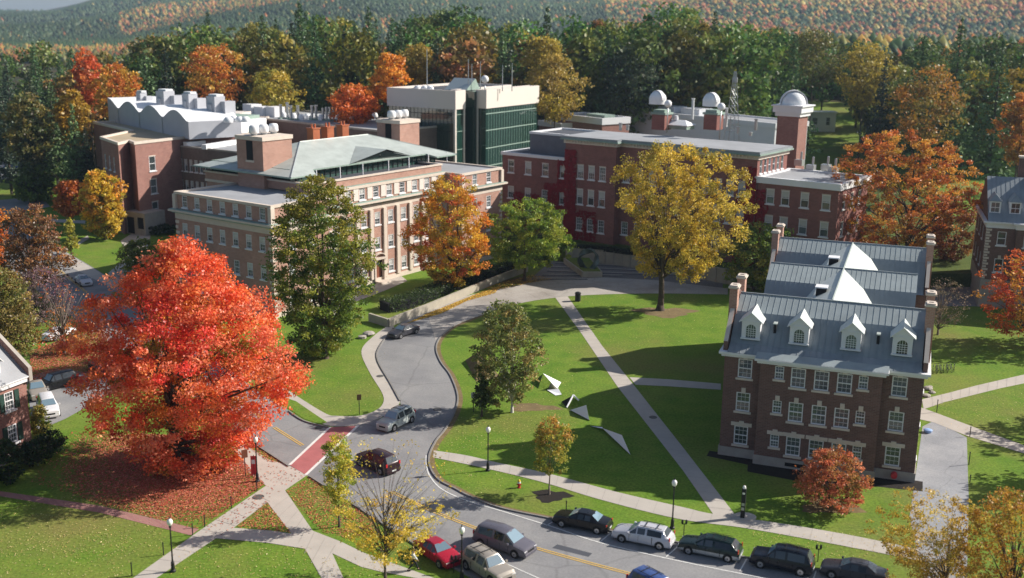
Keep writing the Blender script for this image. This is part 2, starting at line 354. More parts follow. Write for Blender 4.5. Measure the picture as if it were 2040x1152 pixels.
def smooth(px, k=6):
    out = []; n = len(px)
    for i in range(n-1):
        p0, p1, p2, p3 = px[max(i-1, 0)], px[i], px[i+1], px[min(i+2, n-1)]
        for j in range(k):
            t = j/k; out.append(tuple(.5*((2*p1[c])+(-p0[c]+p2[c])*t+(2*p0[c]-5*p1[c]+4*p2[c]-p3[c])*t*t+(-p0[c]+3*p1[c]-3*p2[c]+p3[c])*t**3) for c in (0, 1)))
    return out+[px[-1]]
def px_strip(name, px, wd, z, mat, zt=None, kind='structure', **kw):
    mb = MB(); strip_m(mb, [G(*p) for p in smooth(px)], wd, z, mat, zt); return mb.build(name, kind=kind, **kw)
# main street with the side drive
NEAR = [(-60, 470), (100, 600), (230, 690), (400, 800), (501, 880), (575, 928), (612, 948), (700, 1003), (800, 1068), (870, 1112), (960, 1162), (1100, 1240)]
FAR = [(2100, 1215), (1760, 1160), (1600, 1132), (1460, 1107), (1340, 1080), (1220, 1060), (1105, 1036), (1000, 1014), (940, 992), (905, 974), (875, 958), (858, 935), (855, 910), (868, 880), (888, 855), (906, 822), (912, 790), (898, 750), (878, 722), (869, 695), (878, 672), (905, 650), (960, 628), (1030, 606), (1110, 593), (1200, 587), (1320, 585), (1450, 587)]
BACK = [(1450, 575), (1300, 558), (1200, 553), (1080, 560), (1000, 574), (930, 590), (870, 606), (820, 630), (785, 655), (757, 690), (752, 718), (778, 765), (797, 800), (790, 820), (745, 838), (714, 847), (657, 851), (606, 838), (560, 808), (500, 770), (430, 715), (330, 640), (250, 575), (180, 530), (120, 495), (60, 455), (-60, 380)]
sheet('road', smooth(NEAR, 4)+[(1500, 1300), (2100, 1300)]+smooth(FAR, 4)+smooth(BACK, 4), .012, 'asphalt')
sheet('service_road', [(868, 680)]+smooth([(869, 676), (905, 650), (960, 628), (1030, 606), (1110, 593), (1200, 587), (1320, 585), (1450, 587)], 4)+smooth([(1450, 575), (1300, 558), (1200, 553), (1080, 560), (1000, 574), (930, 590), (870, 606), (850, 618)], 4), .022, 'asphalt_pale')
sheet('driveway', [(1812, 1030), (1822, 960), (1838, 850), (1862, 838), (1926, 872), (1930, 1000), (1925, 1200), (1850, 1200)], .014, 'asphalt_drive')
sheet('house_drive', [(52, 752), (110, 736), (170, 742), (235, 705), (290, 730), (210, 790), (130, 835), (66, 862)], .018, 'asphalt')
sheet('back_road', [(1860, 610), (1850, 585), (1880, 540), (1950, 540), (2100, 600), (2100, 612)], .02, 'asphalt')
sheet('parking_lot', [(-60, 440), (-60, 405), (70, 392), (90, 400), (100, 412), (0, 432)], .02, 'asphalt')
sheet('rear_parking_lot', [(-80, 345), (-60, 326), (60, 322), (75, 345), (-20, 362)], .02, 'asphalt')
# lawn terrace behind the long wall
TZ = 2.2
TE = [(1128, 499), (1150, 497), (1200, 500), (1250, 506), (1300, 513), (1350, 521), (1400, 530), (1440, 537), (1520, 550)]
_tp = [G(x, y, TZ) for x, y in TE]
_bk = [(_tp[-1][0]+50, _tp[-1][1]+5), (_tp[-1][0]+55, 262), (_tp[0][0]-22, 262), (_tp[0][0]-18, _tp[0][1]+20)]
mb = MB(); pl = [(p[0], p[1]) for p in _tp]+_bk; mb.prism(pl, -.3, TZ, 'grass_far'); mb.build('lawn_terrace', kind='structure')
mb = MB(); strip_m(mb, [(p[0], p[1]-.22) for p in _tp], .4, 0, 'concrete_wall', TZ+.25)
for i in range(0, len(_tp)-1):
    a, b = _tp[i], _tp[i+1]; L = hypot(*(b-a)[:2]); k = int(L/1.5)
    for j in range(k):
        p = a+(b-a)*(j+.5)/k; an = atan2(b[1]-a[1], b[0]-a[0]); mb.box(p[0]-.04, p[0]+.04, p[1]-.5, p[1]-.38, .0, TZ+.2, 'stone_grey', an, (p[0], p[1]))
mb.build('retaining_wall', label='long curved concrete retaining wall holding up the shaded lawn behind the ring sculpture', cat='wall')
# plaza with dark joints
PLZ = [(1052, 560), (1100, 519), (1140, 509), (1250, 528), (1350, 545), (1440, 560), (1440, 574), (1300, 558), (1200, 553), (1080, 560)]
sheet('plaza', PLZ, .03, 'plaza')
mb = MB()
for i, (a, b) in enumerate([((1115, 516), (1235, 522)), ((1106, 524), (1290, 532)), ((1098, 532), (1340, 541)), ((1090, 540), (1385, 549)), ((1080, 548), (1240, 549)), ((1068, 555), (1170, 556))]):
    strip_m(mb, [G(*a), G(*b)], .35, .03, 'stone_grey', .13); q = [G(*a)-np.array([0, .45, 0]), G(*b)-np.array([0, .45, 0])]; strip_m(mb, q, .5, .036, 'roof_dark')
mb.build('plaza_steps', kind='structure')
# low wall beside the drive
LWT = [(774, 652), (800, 641), (850, 622), (900, 601), (960, 576), (1010, 556), (1050, 541)]
mb = MB(); strip_m(mb, [G(x, y) for x, y in LWT], .35, 0, 'concrete_wall', 1.15); strip_m(mb, [G(736, 640), G(774, 652)], .35, 0, 'concrete_wall', 1.148)
mb.build('low_wall', label='low board-marked concrete wall rising beside the curving drive, hedge behind it', cat='wall')
# paths
def path(px, mat='sidewalk', name='path', z=.02): return sheet(name, px, z, mat)
path([(1106, 593), (1131, 591), (1200, 690), (1263, 768), (1360, 891), (1470, 1033), (1423, 1028), (1360, 937), (1229, 769), (1160, 667)])
path([(1254, 752), (1330, 756), (1436, 765), (1436, 777), (1330, 770), (1266, 767)], z=.024)
path(smooth([(864, 898), (930, 908), (990, 922), (1100, 946), (1230, 981), (1360, 1011), (1423, 1025), (1560, 1044), (1700, 1068), (1830, 1095)])+smooth([(1830, 1117), (1700, 1092), (1600, 1073), (1480, 1052), (1350, 1034), (1200, 997), (1080, 961), (960, 932), (863, 912)]), z=.028)
path(smooth([(797, 800), (778, 765), (752, 718), (757, 690), (785, 655), (772, 651), (742, 672), (720, 700), (735, 740), (762, 785), (762, 806), (745, 820), (714, 829), (672, 829), (650, 825), (600, 795), (540, 755), (470, 705)])+smooth([(460, 720), (530, 772), (600, 818), (650, 848), (714, 847), (745, 838), (790, 820)]), z=.026, name='sidewalk')
path([(430, 865), (478, 878), (533, 915), (575, 928), (612, 947), (567, 978), (533, 1001), (467, 1051), (427, 1075), (300, 1160), (254, 1160), (393, 1061), (530, 968), (480, 930)], z=.02, name='sidewalk')
path([(530, 998), (567, 976), (623, 1058), (680, 1080), (723, 1101), (900, 1165), (760, 1140), (720, 1130), (662, 1103), (690, 1165), (648, 1165), (607, 1093), (580, 1063)], z=.024, name='sidewalk')
path([(463, 1052), (540, 1058), (582, 1064), (608, 1094), (533, 1082), (430, 1073)], z=.028)
path([(-20, 975), (0, 979), (200, 1008), (397, 1055), (380, 1067), (200, 1022), (0, 989), (-20, 986)], 'brick_path', z=.016, name='brick_path')
path([(1837, 796), (1890, 783), (1947, 768), (2060, 742), (2060, 760), (1993, 774), (1880, 802), (1840, 816)], z=.02)
path([(1834, 812), (1862, 822), (1947, 854), (2060, 895), (2060, 910), (1927, 869), (1860, 842), (1833, 836)], z=.024)
path([(1590, 333), (1600, 327), (1650, 333), (1720, 345), (1720, 352), (1650, 341)], z=.6, name='path')
path([(115, 520), (135, 505), (240, 568), (225, 575)], z=.03); path([(232, 566), (290, 520), (300, 470), (262, 466), (240, 480), (255, 510), (215, 545)], z=.026); path([(90, 436), (170, 440), (170, 446), (90, 442)], z=.03); path([(148, 482), (175, 470), (178, 476), (150, 492)], z=.03)
path([(690, 590), (745, 570), (757, 558), (800, 551), (812, 560), (770, 578), (700, 605), (650, 640), (640, 630)], z=.03, name='forecourt')
sheet('verge', [(560, 790), (590, 800), (622, 822), (652, 842), (640, 846), (606, 835), (560, 805)], .03, 'grass')
# markings
CWX = [(657, 852), (712, 849), (610, 947), (578, 928)]
sheet('crosswalk', CWX, .03, 'crosswalk_red')
mb = MB()
for a, b in (((657, 852), (577, 927)), ((714, 848), (609, 947))): strip_m(mb, [G(*a), G(*b)], .28, .038, 'line_white')
for q in ([(849, 908), (850, 930), (857, 950), (880, 975), (930, 998), (1000, 1019), (1100, 1050), (1200, 1083), (1370, 1122), (1560, 1160)],): strip_m(mb, [G(*p) for p in smooth(q)], .13, .03, 'line_white')
for a, b in (((1112, 1034), (1088, 1048)), ((1222, 1058), (1196, 1080)), ((1352, 1088), (1327, 1110)), ((1489, 1112), (1474, 1138)), ((1627, 1134), (1618, 1162)), ((1000, 1120), (1100, 1165))): strip_m(mb, [G(*a), G(*b)], .11, .03, 'line_white')
mb.build('road_markings', kind='structure')
mb = MB()
for q in ([(780, 980), (860, 1018), (960, 1057), (1060, 1090), (1180, 1124), (1300, 1155)], [(546, 852), (603, 888)], [(118, 538), (172, 583)], [(430, 762), (520, 832)]):
    pts = [G(*p) for p in smooth(q)]
    for o in (-.13, .13):
        P2 = []
        for i, p in enumerate(pts):
            d = pts[min(i+1, len(pts)-1)]-pts[max(i-1, 0)]; d = d/np.linalg.norm(d); P2.append(p+np.array([-d[1], d[0], 0])*o)
        strip_m(mb, P2, .12, .034, 'line_yellow')
mb.build('centre_line', kind='structure')
# joints in the paving
mb = MB()
def joints(A, B, z, step=1.6, w_=.035):
    A = [G(*p) for p in A]; B = [G(*p) for p in B]
    def at_(L_, s_):
        tot = [0]
        for a, b in zip(L_, L_[1:]): tot.append(tot[-1]+np.linalg.norm(b-a))
        s_ = s_*tot[-1]
        for i in range(len(L_)-1):
            if s_ <= tot[i+1]+1e-6: return L_[i]+(L_[i+1]-L_[i])*(s_-tot[i])/(tot[i+1]-tot[i])
        return L_[-1]
    n = int(sum(np.linalg.norm(b-a) for a, b in zip(A, A[1:]))/step)
    for k in range(1, n): strip_m(mb, [at_(A, k/n), at_(B, k/n)], w_, z, 'stone_grey')
joints([(1106, 593), (1160, 667), (1229, 769), (1360, 937), (1423, 1028)], [(1131, 591), (1200, 690), (1263, 768), (1360, 891), (1470, 1033)][:3]+[(1372, 908), (1470, 1033)], .034)
joints(smooth([(864, 898), (930, 908), (990, 922), (1100, 946), (1230, 981), (1360, 1011), (1423, 1025), (1560, 1044), (1700, 1068), (1830, 1095)]), smooth([(863, 912), (932, 927), (985, 938), (1090, 962), (1215, 1000), (1350, 1034), (1410, 1043), (1545, 1064), (1685, 1090), (1825, 1117)]), .034)
joints([(530, 968), (393, 1061), (254, 1160)], [(560, 985), (440, 1069), (300, 1160)], .034, 1.7)
joints([(530, 998), (580, 1063), (648, 1165)], [(567, 976), (623, 1058), (690, 1100)], .034, 1.7)
joints([(1837, 796), (1947, 768), (2060, 742)], [(1840, 816), (1950, 784), (2060, 760)], .034)
mb.build('paving_joints', kind='structure')
sheet('road_patch', [(1110, 1085), (1180, 1103), (1172, 1110), (1100, 1092)], .018, 'roof_dark')
mb = MB(); strip_m(mb, [G(*p) for p in smooth(FAR[5:-5])], 1.1, .008, 'soil'); mb.build('bare_earth', kind='structure')
# kerbs
mb = MB()
for q in (FAR[1:-6], [(575, 930), (501, 882), (420, 830)], [(616, 950), (700, 1004), (800, 1069), (870, 1113), (940, 1152)], [(655, 853), (606, 840), (575, 820)], [(797, 800), (778, 765), (752, 718), (757, 690), (785, 655)]):
    strip_m(mb, [G(*p) for p in smooth(q)], .16, 0, 'kerb', .13)
mb.build('kerb', kind='structure')
# mulch bed and worn earth
P0W = G(1432, 905); AZW = -20.43
def loc2w(P0, az, u, v): a = radians(az); return (P0[0]+u*cos(a)-v*sin(a), P0[1]+u*sin(a)+v*cos(a))
def sheet_w(name, pts, z, mat): mb = MB(); mb.poly([(*p, z) for p in pts], mat); return mb.build(name, kind='structure')
sheet_w('mulch_bed', [loc2w(P0W, AZW, u, v) for u, v in ((-1, -.9), (3, -1.6), (3.2, -3.2), (8, -3.7), (13, -3.1), (14.6, -2.2), (18.4, -1.8), (18.4, .5), (-1, .5))], .016, 'mulch')
for i, (px, py, a, b) in enumerate([(1325, 622, 4.2, 2.6), (1098, 988, 1.6, 1.2), (1062, 812, 2.6, 1.2), (1655, 1010, 2.5, 1.4), (1045, 560, 4.5, 2.5)]):
    c = G(px, py); pts = []
    for k in range(22): an = 2*pi*k/22; q = 1+.22*sin(3*an+i)+.14*sin(7*an+2*i); pts.append((c[0]+a*q*cos(an), c[1]+b*q*sin(an)))
    sheet_w('bare_earth', pts, .009, 'mulch' if i == 1 else 'soil')
# ================================================================ BUILDINGS
def flue(parent, x, y, z, r, h, name='exhaust_stack', mat='steel'):
    m = MB(); m.lathe([(r, 0), (r, h), (r*1.25, h), (r*1.25, h+.2), (.01, h+.2)], mat, n=8); m.box(-r*1.8, r*1.8, -r*1.8, r*1.8, 0, .35, 'copper_green'); return m.build(name, parent, loc=(x, y, z))
def seams(mb, a, b, c, d, n, mat, w=.035, h=.035):
    """n ribs on quad a(bottom left) b(bottom right) c(top right) d(top left)"""
    a, b, c, d = map(Vector, (a, b, c, d)); nn = (b-a).cross(d-a).normalized()*h; e = (b-a).normalized()*w/2
    for k in range(1, n):
        p = a.lerp(b, k/n); q = d.lerp(c, k/n); mb.poly([p-e+nn, p+e+nn, q+e+nn, q-e+nn], mat); mb.poly([p+e, q+e, q+e+nn, p+e+nn], mat); mb.poly([q-e, p-e, p-e+nn, q-e+nn], mat)
# ---------------------------------------------------------------- right hall with dormers
def chimney(parent, u, v, z0, z1, wu, wv):
    m = MB(); m.box(u-wu/2, u+wu/2, v-wv/2, v+wv/2, z0, z1-.3, 'brick_rose'); m.box(u-wu/2-.12, u+wu/2+.12, v-wv/2-.12, v+wv/2+.12, z1-.3, z1-.12, 'stone')
    m.box(u-wu/2, u+wu/2, v-wv/2, v+wv/2, z1-.12, z1, 'stone'); m.box(u-wu*.25, u+wu*.25, v-.12, v+.12, z1, z1+.02, 'dark_void'); return m.build('chimney', parent)
def dormer(parent, u, v0, z0, w=1.9, h=2.0, dp=3.2):
    """front face at v0, sill z0"""
    m = MB(); hw = w/2
    m.prism([(u-hw, v0), (u-hw+.32, v0), (u-hw+.32, v0+dp), (u-hw, v0+dp)], z0, z0+h, 'white_paint'); m.prism([(u+hw-.32, v0), (u+hw, v0), (u+hw, v0+dp), (u+hw-.32, v0+dp)], z0, z0+h, 'white_paint')
    # arched head
    n = 8; r = hw-.4; zc = z0+h-.35-.0
    arc = [(u-r*cos(pi*k/n), zc-.35+r*sin(pi*k/n)) for k in range(n+1)]
    top = z0+h+.02
    pts = [(u-hw+.32, zc-.35)]+arc+[(u+hw-.32, zc-.35)]
    for a, b in zip(pts, pts[1:]): m.poly([(a[0], v0+.02, a[1]), (b[0], v0+.02, b[1]), (b[0], v0+.02, top), (a[0], v0+.02, top)], 'white_paint')
    m.box(u-hw+.32, u-r, v0+.02, v0+.2, z0, zc-.35, 'white_paint'); m.box(u+r, u+hw-.32, v0+.02, v0+.2, z0, zc-.35, 'white_paint')
    m.box(u-hw-.06, u+hw+.06, v0-.12, v0+.1, z0-.14, z0, 'white_paint')
    m.box(u-hw-.1, u+hw+.1, v0-.1, v0+dp*.6, z0+h, z0+h+.12, 'white_paint')
    pz = z0+h+.12; pk = pz+.85
    m.poly([(u-hw-.05, v0-.05, pz), (u+hw+.05, v0-.05, pz), (u, v0-.05, pk-.1)], 'white_paint')
    o = m.build('dormer', parent)
    r2 = MB()
    for s in (-1, 1):
        e = hw+.25; a = (u+s*e, v0-.22, pz-.1); b = (u+s*e, v0+dp*.75, pz-.1); c = (u, v0+dp*1.45, pk); d = (u, v0-.22, pk)
        r2.poly([a, b, c, d] if s > 0 else [d, c, b, a], 'dormer_metal')
        lo = [(p[0], p[1], p[2]-.09) for p in (a, b, c, d)]; r2.poly(lo[::-1] if s > 0 else lo, 'white_paint'); r2.poly([a, d, lo[3], lo[0]] if s > 0 else [d, a, lo[0], lo[3]], 'white_paint'); r2.poly([b, a, lo[0], lo[1]] if s > 0 else [a, b, lo[1], lo[0]], 'white_paint')
    r2.build('dormer_roof', o)
    g = MB(); P = [(u-r, v0+.13, z0+.02), (u+r, v0+.13, z0+.02)]+[(x, v0+.13, z) for x, z in arc[::-1]]; g.poly(P, 'glass_dark'); g.build('pane', o)
    f = MB()
    for k in (-1, 0, 1): f.box(u+k*r*.5-.018, u+k*r*.5+.018, v0+.1, v0+.128, z0+.02, zc-.35+r*(.85 if k else .98), 'white_paint')
    for k in range(1, 5): z = z0+.02+(zc-.37-z0)*k/4; f.box(u-r, u+r, v0+.09, v0+.127, z-.02, z+.02, 'white_paint')
    f.build('glazing_bars', o)
    return o
def hall():
    t = thing('brick_hall', 'dark brick hall with four white arched dormers on a standing-seam metal roof', 'building', P0W, radians(AZW))
    W = 17.6; fp = [(0, 0), (3.45, 0), (3.45, -1.0), (14.15, -1.0), (14.15, 0), (W, 0), (W, 11.8), (0, 11.8)]
    m = MB(); bm = 'brick_dark'
    rows = [(1.3, 1.85, 'mls'), (4.65, 1.85, 'mks'), (7.95, 1.85, 'mks')]
    pav = [(1.95, z, 1.3, h, s) for z, h, s in rows]; pav2 = [(15.6-14.15, z, 1.3, h, s) for z, h, s in rows]
    cen = []
    for z, h, s in rows:
        for x in (6.9, 8.95, 10.95): cen.append((x-3.45, z, 1.3, h, s))
        for x in (5.2, 12.55): cen.append((x-3.45, z+.6, .8, h-.62, s))
    ops = {0: pav, 2: cen, 4: pav2, 5: [(v, z, 1.1, 1.8, 'mk') for z in (1.4, 4.7, 7.9) for v in (2.6, 5.9, 9.2)]}
    walls(m, fp, .9, 10.3, bm, ops, t)
    m.build('wall', t)
    m = MB(); m.prism(off(fp, .1), -.3, .9, 'stone_grey'); m.box(6.3, 8.2, -1.13, -1.08, .25, .6, 'dark_void'); m.build('plinth', t)
    m = MB(); m.prism(off(fp, .28), 9.95, 10.2, 'white_paint'); m.prism(off(fp, .5), 10.2, 10.42, 'white_paint'); m.build('cornice', t)
    # middle and rear blocks
    m = MB(); mid = [(1.4, 11.8), (16.2, 11.8), (16.2, 30.6), (1.4, 30.6)]; rear = [(0, 30.6), (W, 30.6), (W, 42.2), (0, 42.2)]
    lo = [(v, z, 1.1, 1.8, 'm') for z in (1.4, 4.7, 7.9) for v in (2.5, 5.8, 9.1)]; wall(m, mid[1], mid[2], 0, 10.3, bm, [(v, z, 1.1, 1.8, 'm') for z in (1.4, 4.7, 7.9) for v in (3, 7.3, 11.6, 15.8)], t); wall(m, mid[3], mid[0], 0, 10.3, bm)
    walls(m, rear, 0, 10.3, bm, {1: lo}, t); m.build('wing_wall', t)
    # roofs: gambrel prisms
    def gam(y0, y1, x0, x1, name, over=.5, ribs=30):
        yc = (y0+y1)/2; pr = [(y0-over, 10.44), (y0+.9, 11.0), (y0+3.3, 13.5), (yc, 14.7), (y1-3.3, 13.5), (y1-.9, 11.0), (y1+over, 10.44)]
        r = MB(); mats = ['roof_slate', 'roof_slate', 'roof_lit_metal', 'roof_lit_metal', 'roof_slate', 'roof_slate']  # one metal: shallow slopes lighter than steep ones, sunlight put into the colour
        for (a, za), (b, zb), mt in zip(pr, pr[1:], mats):
            r.poly([(x0, a, za), (x1, a, za), (x1, b, zb), (x0, b, zb)], mt); seams(r, (x0, a, za), (x1, a, za), (x1, b, zb), (x0, b, zb), ribs, mt)
        for x in (x0, x1): pts = [(x, a, z) for a, z in pr]; r.poly(pts if x == x0 else pts[::-1], bm)
        r.box(x0, x1, yc-.08, yc+.08, 14.66, 14.78, 'roof_slate')
        return r.build(name, t)
    gam(0, 11.8, 0.3, W-.3, 'front_roof', .5); gam(14.4, 27.8, 1.2, 16.4, 'middle_roof', 2.9); gam(30.6, 42.2, .3, W-.3, 'rear_roof', .5)
    # forward part of the eaves over the central bay
    r = MB(); r.poly([(3, -1.45, 10.44), (14.6, -1.45, 10.44), (14.6, -.3, 10.75), (3, -.3, 10.75)], 'roof_lit_metal'); r.poly([(3, -1.45, 10.43), (3, -.3, 10.74), (3, -.3, 10.43)], 'roof_metal'); r.poly([(14.6, -1.45, 10.43), (14.6, -.3, 10.43), (14.6, -.3, 10.74)], 'roof_metal'); r.build('eaves_roof', t)
    # cross roof along the depth
    xc = 8.9; r = MB()
    for s in (-1, 1):
        P = [(xc, 14.68), (xc+s*2.3, 13.45), (xc+s*4.2, 11.2)]
        for (a, za), (b, zb) in zip(P, P[1:]):
            q = [(a, 6.2, za), (b, 6.2, zb), (b, 36.2, zb), (a, 36.2, za)]; r.poly(q[::-1] if s < 0 else q, 'dormer_metal')
    r.tube([(xc, 6.2, 14.7), (xc, 36.2, 14.7)], .1, 'roof_metal', 5); r.build('cross_roof', t)
    for v in (12.2, 27.5):
        q = MB(); q.box(xc-2.0, xc-1.0, v-.6, v+.6, 13.2, 14.5, 'dark_void'); q.box(xc-2.1, xc-.9, v-.7, v+.7, 14.5, 14.62, 'white_paint'); q.build('roof_vent', t)
    # gable end parapets
    for x in (0, W):
        for y0 in (0, 30.4):
            g = MB(); pr = [(y0+.1, 10.3), (y0+.1, 11.3), (y0+3.2, 13.9), (y0+5.9, 15.05), (y0+8.6, 13.9), (y0+11.7, 11.3), (y0+11.7, 10.3)]
            a, b = x-.2, x+.2; n = len(pr)
            g.poly([(a, p, z) for p, z in pr][::-1] if 0 else [(a, p, z) for p, z in pr], bm); g.poly([(b, p, z) for p, z in pr][::-1], bm)
            for (p, z), (p2, z2) in zip(pr, pr[1:]): g.poly([(a, p, z), (b, p, z), (b, p2, z2), (a, p2, z2)], 'stone' if z2 != z and abs(p-p2) > .01 else bm)
            g.build('gable_wall', t)
            for yy in (3.6, 8.1): chimney(t, x, y0+yy, 10.5, 16.0, .75 if x else .75, 1.15)
    for u in (2.1, 6.5, 11.1, 15.5): dormer(t, u, 1.15, 11.55, 1.7, 1.55, 2.4)
    for u in (4.2, 13.4): q = MB(); q.box(u-.12, u+.12, 1.9, 2.5, 11.9, 12.9, 'dark_void'); q.box(u-.17, u+.17, 1.8, 2.6, 12.9, 13.0, 'roof_metal'); q.build('roof_vent', t)
    q = MB(); q.lathe([(.28, 0), (.28, .5), (.01, .5)], 'sign_red', n=10); o = q.build('bell', t, loc=(15.9, -.15, .6)); o.rotation_euler = (pi/2, 0, 0)
hall()
# ---------------------------------------------------------------- left rose-brick hall with glazed penthouse
P0S = G(780, 555); AZS = 54.44
def rose_hall():
    t = thing('classroom_building', 'rose brick building with stone pilasters, green cornice and glazed penthouse under a hipped metal roof', 'building', P0S, radians(AZS))
    fp = [(-27.8, -3.5), (-16.5, -3.5), (-16.5, 0), (13.8, 0), (13.8, -3.5), (25, -3.5), (25, 17), (13.8, 17), (13.8, 24), (-16.5, 24), (-16.5, 17), (-27.8, 17)]
    m = MB(); bm = 'brick_rose'; rows = [1.25, 5.2, 9.2]; ws, hs = 1.25, 2.0
    cols = [-1.5+s*1.53*(2*k+1) for k in range(5) for s in (-1, 1)]
    cen = [(c+16.5, z, ws, hs, 'mb') for c in cols for z in rows if not (abs(c+3.03) < .1 and z < 2)]
    pv = [(x, z, ws, hs, 'm') for x in (3.5, 7.4) for z in rows]
    left = [(10.25+2.75*k, z, 1.15, hs, 'mb') for k in range(-3, 4) for z in rows]
    ops = {0: pv, 2: cen+[(-3.03+16.5, .35, 1.9, 3.1, 'void')], 4: pv, 11: left, 1: [], 3: []}
    walls(m, fp, 0, 12.6, bm, ops, t)
    def up(o): return [(x, 13.5, w, 1.72, s) for x, z, w, h, s in o if z == 1.25 or (z == 5.2 and abs(x-13.47) < .1)]
    f2 = off(fp, -.12); o2 = {k: up(v) for k, v in ops.items()}
    walls(m, f2, 13.1, 15.35, bm, o2, t)
    c2 = [(-16.5, .9), (13.8, .9), (13.8, 24), (-16.5, 24)]; walls(m, c2, 15.6, 16.8, bm); m.build('wall', t)
    m = MB(); m.prism(off(fp, .12), 0, .7, 'stone'); ring(m, fp, 11.75, 12.62, .05, .1, 'stone')
    for u in [-16.2]+[c for c in [-1.5+3.06*k for k in range(-4, 5)]]+[13.4]: m.box(u-.36, u+.36, -.32, .05, .7, 11.75, 'stone')
    m.build('pilaster', t)
    m = MB(); m.prism(off(fp, .35), 12.62, 12.85, 'copper_green'); m.prism(off(fp, .75), 12.85, 13.12, 'stone'); m.prism(off(fp, .6), 13.12, 13.2, 'copper_green'); m.build('cornice', t)
    m = MB(); ring(m, f2, 15.35, 15.72, .18, .35, 'stone'); ring(m, c2, 16.8, 17.05, .15, .3, 'stone'); m.box(-16.6, 13.9, .25, .89, 15.55, 15.8, 'copper_green')
    for a, b in ((-27.68, -3.38), (-16.62, -3.38), (13.92, -3.38), (24.88, -3.38), (-27.68, 16.88)): m.box(a-.35, a+.35, b-.35 if b < 0 else b-.3, b+.3 if b < 0 else b+.35, 13.2, 15.35, 'stone')
    for k in range(9): u = -1.5+3.06*(k-4); m.box(u-.55, u+.55, .02, .13, 13.5, 15.3, 'cream_panel')
    m.build('parapet', t)
    m = MB()
    for a, b in ((-27.8, -3.5), (-16.5, -3.5), (13.8, -3.5), (25, -3.5), (-27.8, 17)):
        for k in range(14): w_ = .75 if k % 2 else .5; z = .8+k*.79; m.box(a-(w_ if a in (-16.5, 25) else .05), a+(w_ if a in (-27.8, 13.8) else .05), b-.06 if b < 0 else b-w_, b+w_ if b < 0 else b+.06, z, z+.42, 'stone')
    m.build('quoins', t)
    m = MB(); flat(m, off(f2, -.2), 15.45, 'roof_flat'); flat(m, off(c2, -.2), 16.6, 'roof_dark'); m.build('flat_roof', t)
    # door
    d = MB(); d.box(-3.03-.75, -3.03+.75, .1, .16, .35, 2.75, 'door_wood'); d.box(-3.03-.6, -3.03+.6, .08, .1, 2.75, 3.4, 'glass_dark'); do = d.build('door', t)
    d = MB(); d.box(-4.25, -3.95, -.45, .05, .35, 3.7, 'stone'); d.box(-2.1, -1.8, -.45, .05, .35, 3.7, 'stone'); d.box(-4.45, -1.6, -.6, .05, 3.7, 4.0, 'stone')
    for k in range(8):
        a0, a1 = pi*k/8, pi*(k+1)/8; q = [(-3.03+1.35*cos(a0), 4.0+.75*sin(a0)), (-3.03+1.35*cos(a1), 4.0+.75*sin(a1)), (-3.03+1.15*cos(a1), 4.0+.6*sin(a1)), (-3.03+1.15*cos(a0), 4.0+.6*sin(a0))]
        for y in (-.5,): d.poly([(x, y, z) for x, z in q], 'stone')
        d.poly([(q[0][0], -.5, q[0][1]), (q[0][0], .02, q[0][1]), (q[1][0], .02, q[1][1]), (q[1][0], -.5, q[1][1])], 'stone')
    d.box(-4.1, -1.95, -1.6, 0, 0, .3, 'stone'); d.build('door_surround', do)
    for s in (-1, 1): q = MB(); q.ball((-3.03+s*1.75, -.5, 2.6), .16, 'black_iron', 6); q.box(-3.03+s*1.75-.03, -3.03+s*1.75+.03, -.4, .02, 2.7, 2.76, 'black_iron'); q.build('wall_lamp', t)
    # glazed storey
    gp = [(-15.6, 5.8), (18, 5.8), (18, 23.5), (-15.6, 23.5)]; m = MB(); walls(m, gp, 16.4, 18.6, 'glass_tower'); go = m.build('penthouse_glazing', t)
    m = MB()
    for k in range(29): u = -15.6+k*1.2; m.box(u-.04, u+.04, 5.7, 5.8, 16.4, 18.55, 'black_iron')
    for k in range(15): v = 5.8+k*1.25; m.box(-15.7, -15.6, v-.04, v+.04, 16.4, 18.3, 'black_iron'); m.box(18, 18.1, v-.04, v+.04, 16.4, 18.3, 'black_iron')
    m.build('mullions', go)
    for u in (-12, -7, -2, 4, 9, 14, 19): q = MB(); q.tube([(u, 3.9, 16.6), (u, 3.9, 18.3)], .1, 'white_paint'); q.build('post', t)
    r = MB(); zr = 21.3; F = [(-18, 3, 17.9), (-13, 3, 17.9), (-12, 4.6, 18.4), (14.2, 4.6, 18.4), (15.2, 3, 17.9), (20.5, 3, 17.9), (20.5, 25, 17.9), (-18, 25, 17.9)]
    A, B = (-5.6, 14, zr), (10.1, 14, zr)
    r.poly([F[0], F[1], F[2], F[3], F[4], F[5], B, A], 'roof_metal'); r.poly([F[5], F[6], B], 'roof_metal'); r.poly([F[6], F[7], A, B], 'roof_metal'); r.poly([F[7], F[0], A], 'roof_metal')
    for i in range(8):
        a, b = F[i], F[(i+1) % 8]; r.poly([(a[0], a[1], a[2]-.22), (b[0], b[1], b[2]-.22), b, a], 'copper_green')
    r.poly([(p[0], p[1], p[2]-.22) for p in F[::-1]], 'roof_dark')
    r.tube([F[0], A], .1, 'roof_slate', 5); r.tube([F[5], B], .1, 'roof_metal', 5); r.tube([A, B], .12, 'roof_metal', 5)
    r.build('hipped_roof', t)
    r = MB(); P = (3.2, 3.4, 20.15); Q = (3.2, 10.3, 20.17); La = (-4.2, 4.5, 18.42); Rb = (10.4, 4.5, 18.42)
    r.poly([P, Q, La], 'roof_metal'); r.poly([Rb, Q, P], 'roof_metal'); o = r.build('gablet_roof', t)
    g = MB(); g.poly([(-3.6, 4.9, 18.35), (9.8, 4.9, 18.35), (3.2, 4.2, 20.0)], 'glass_tower'); g.build('gablet_glazing', o)
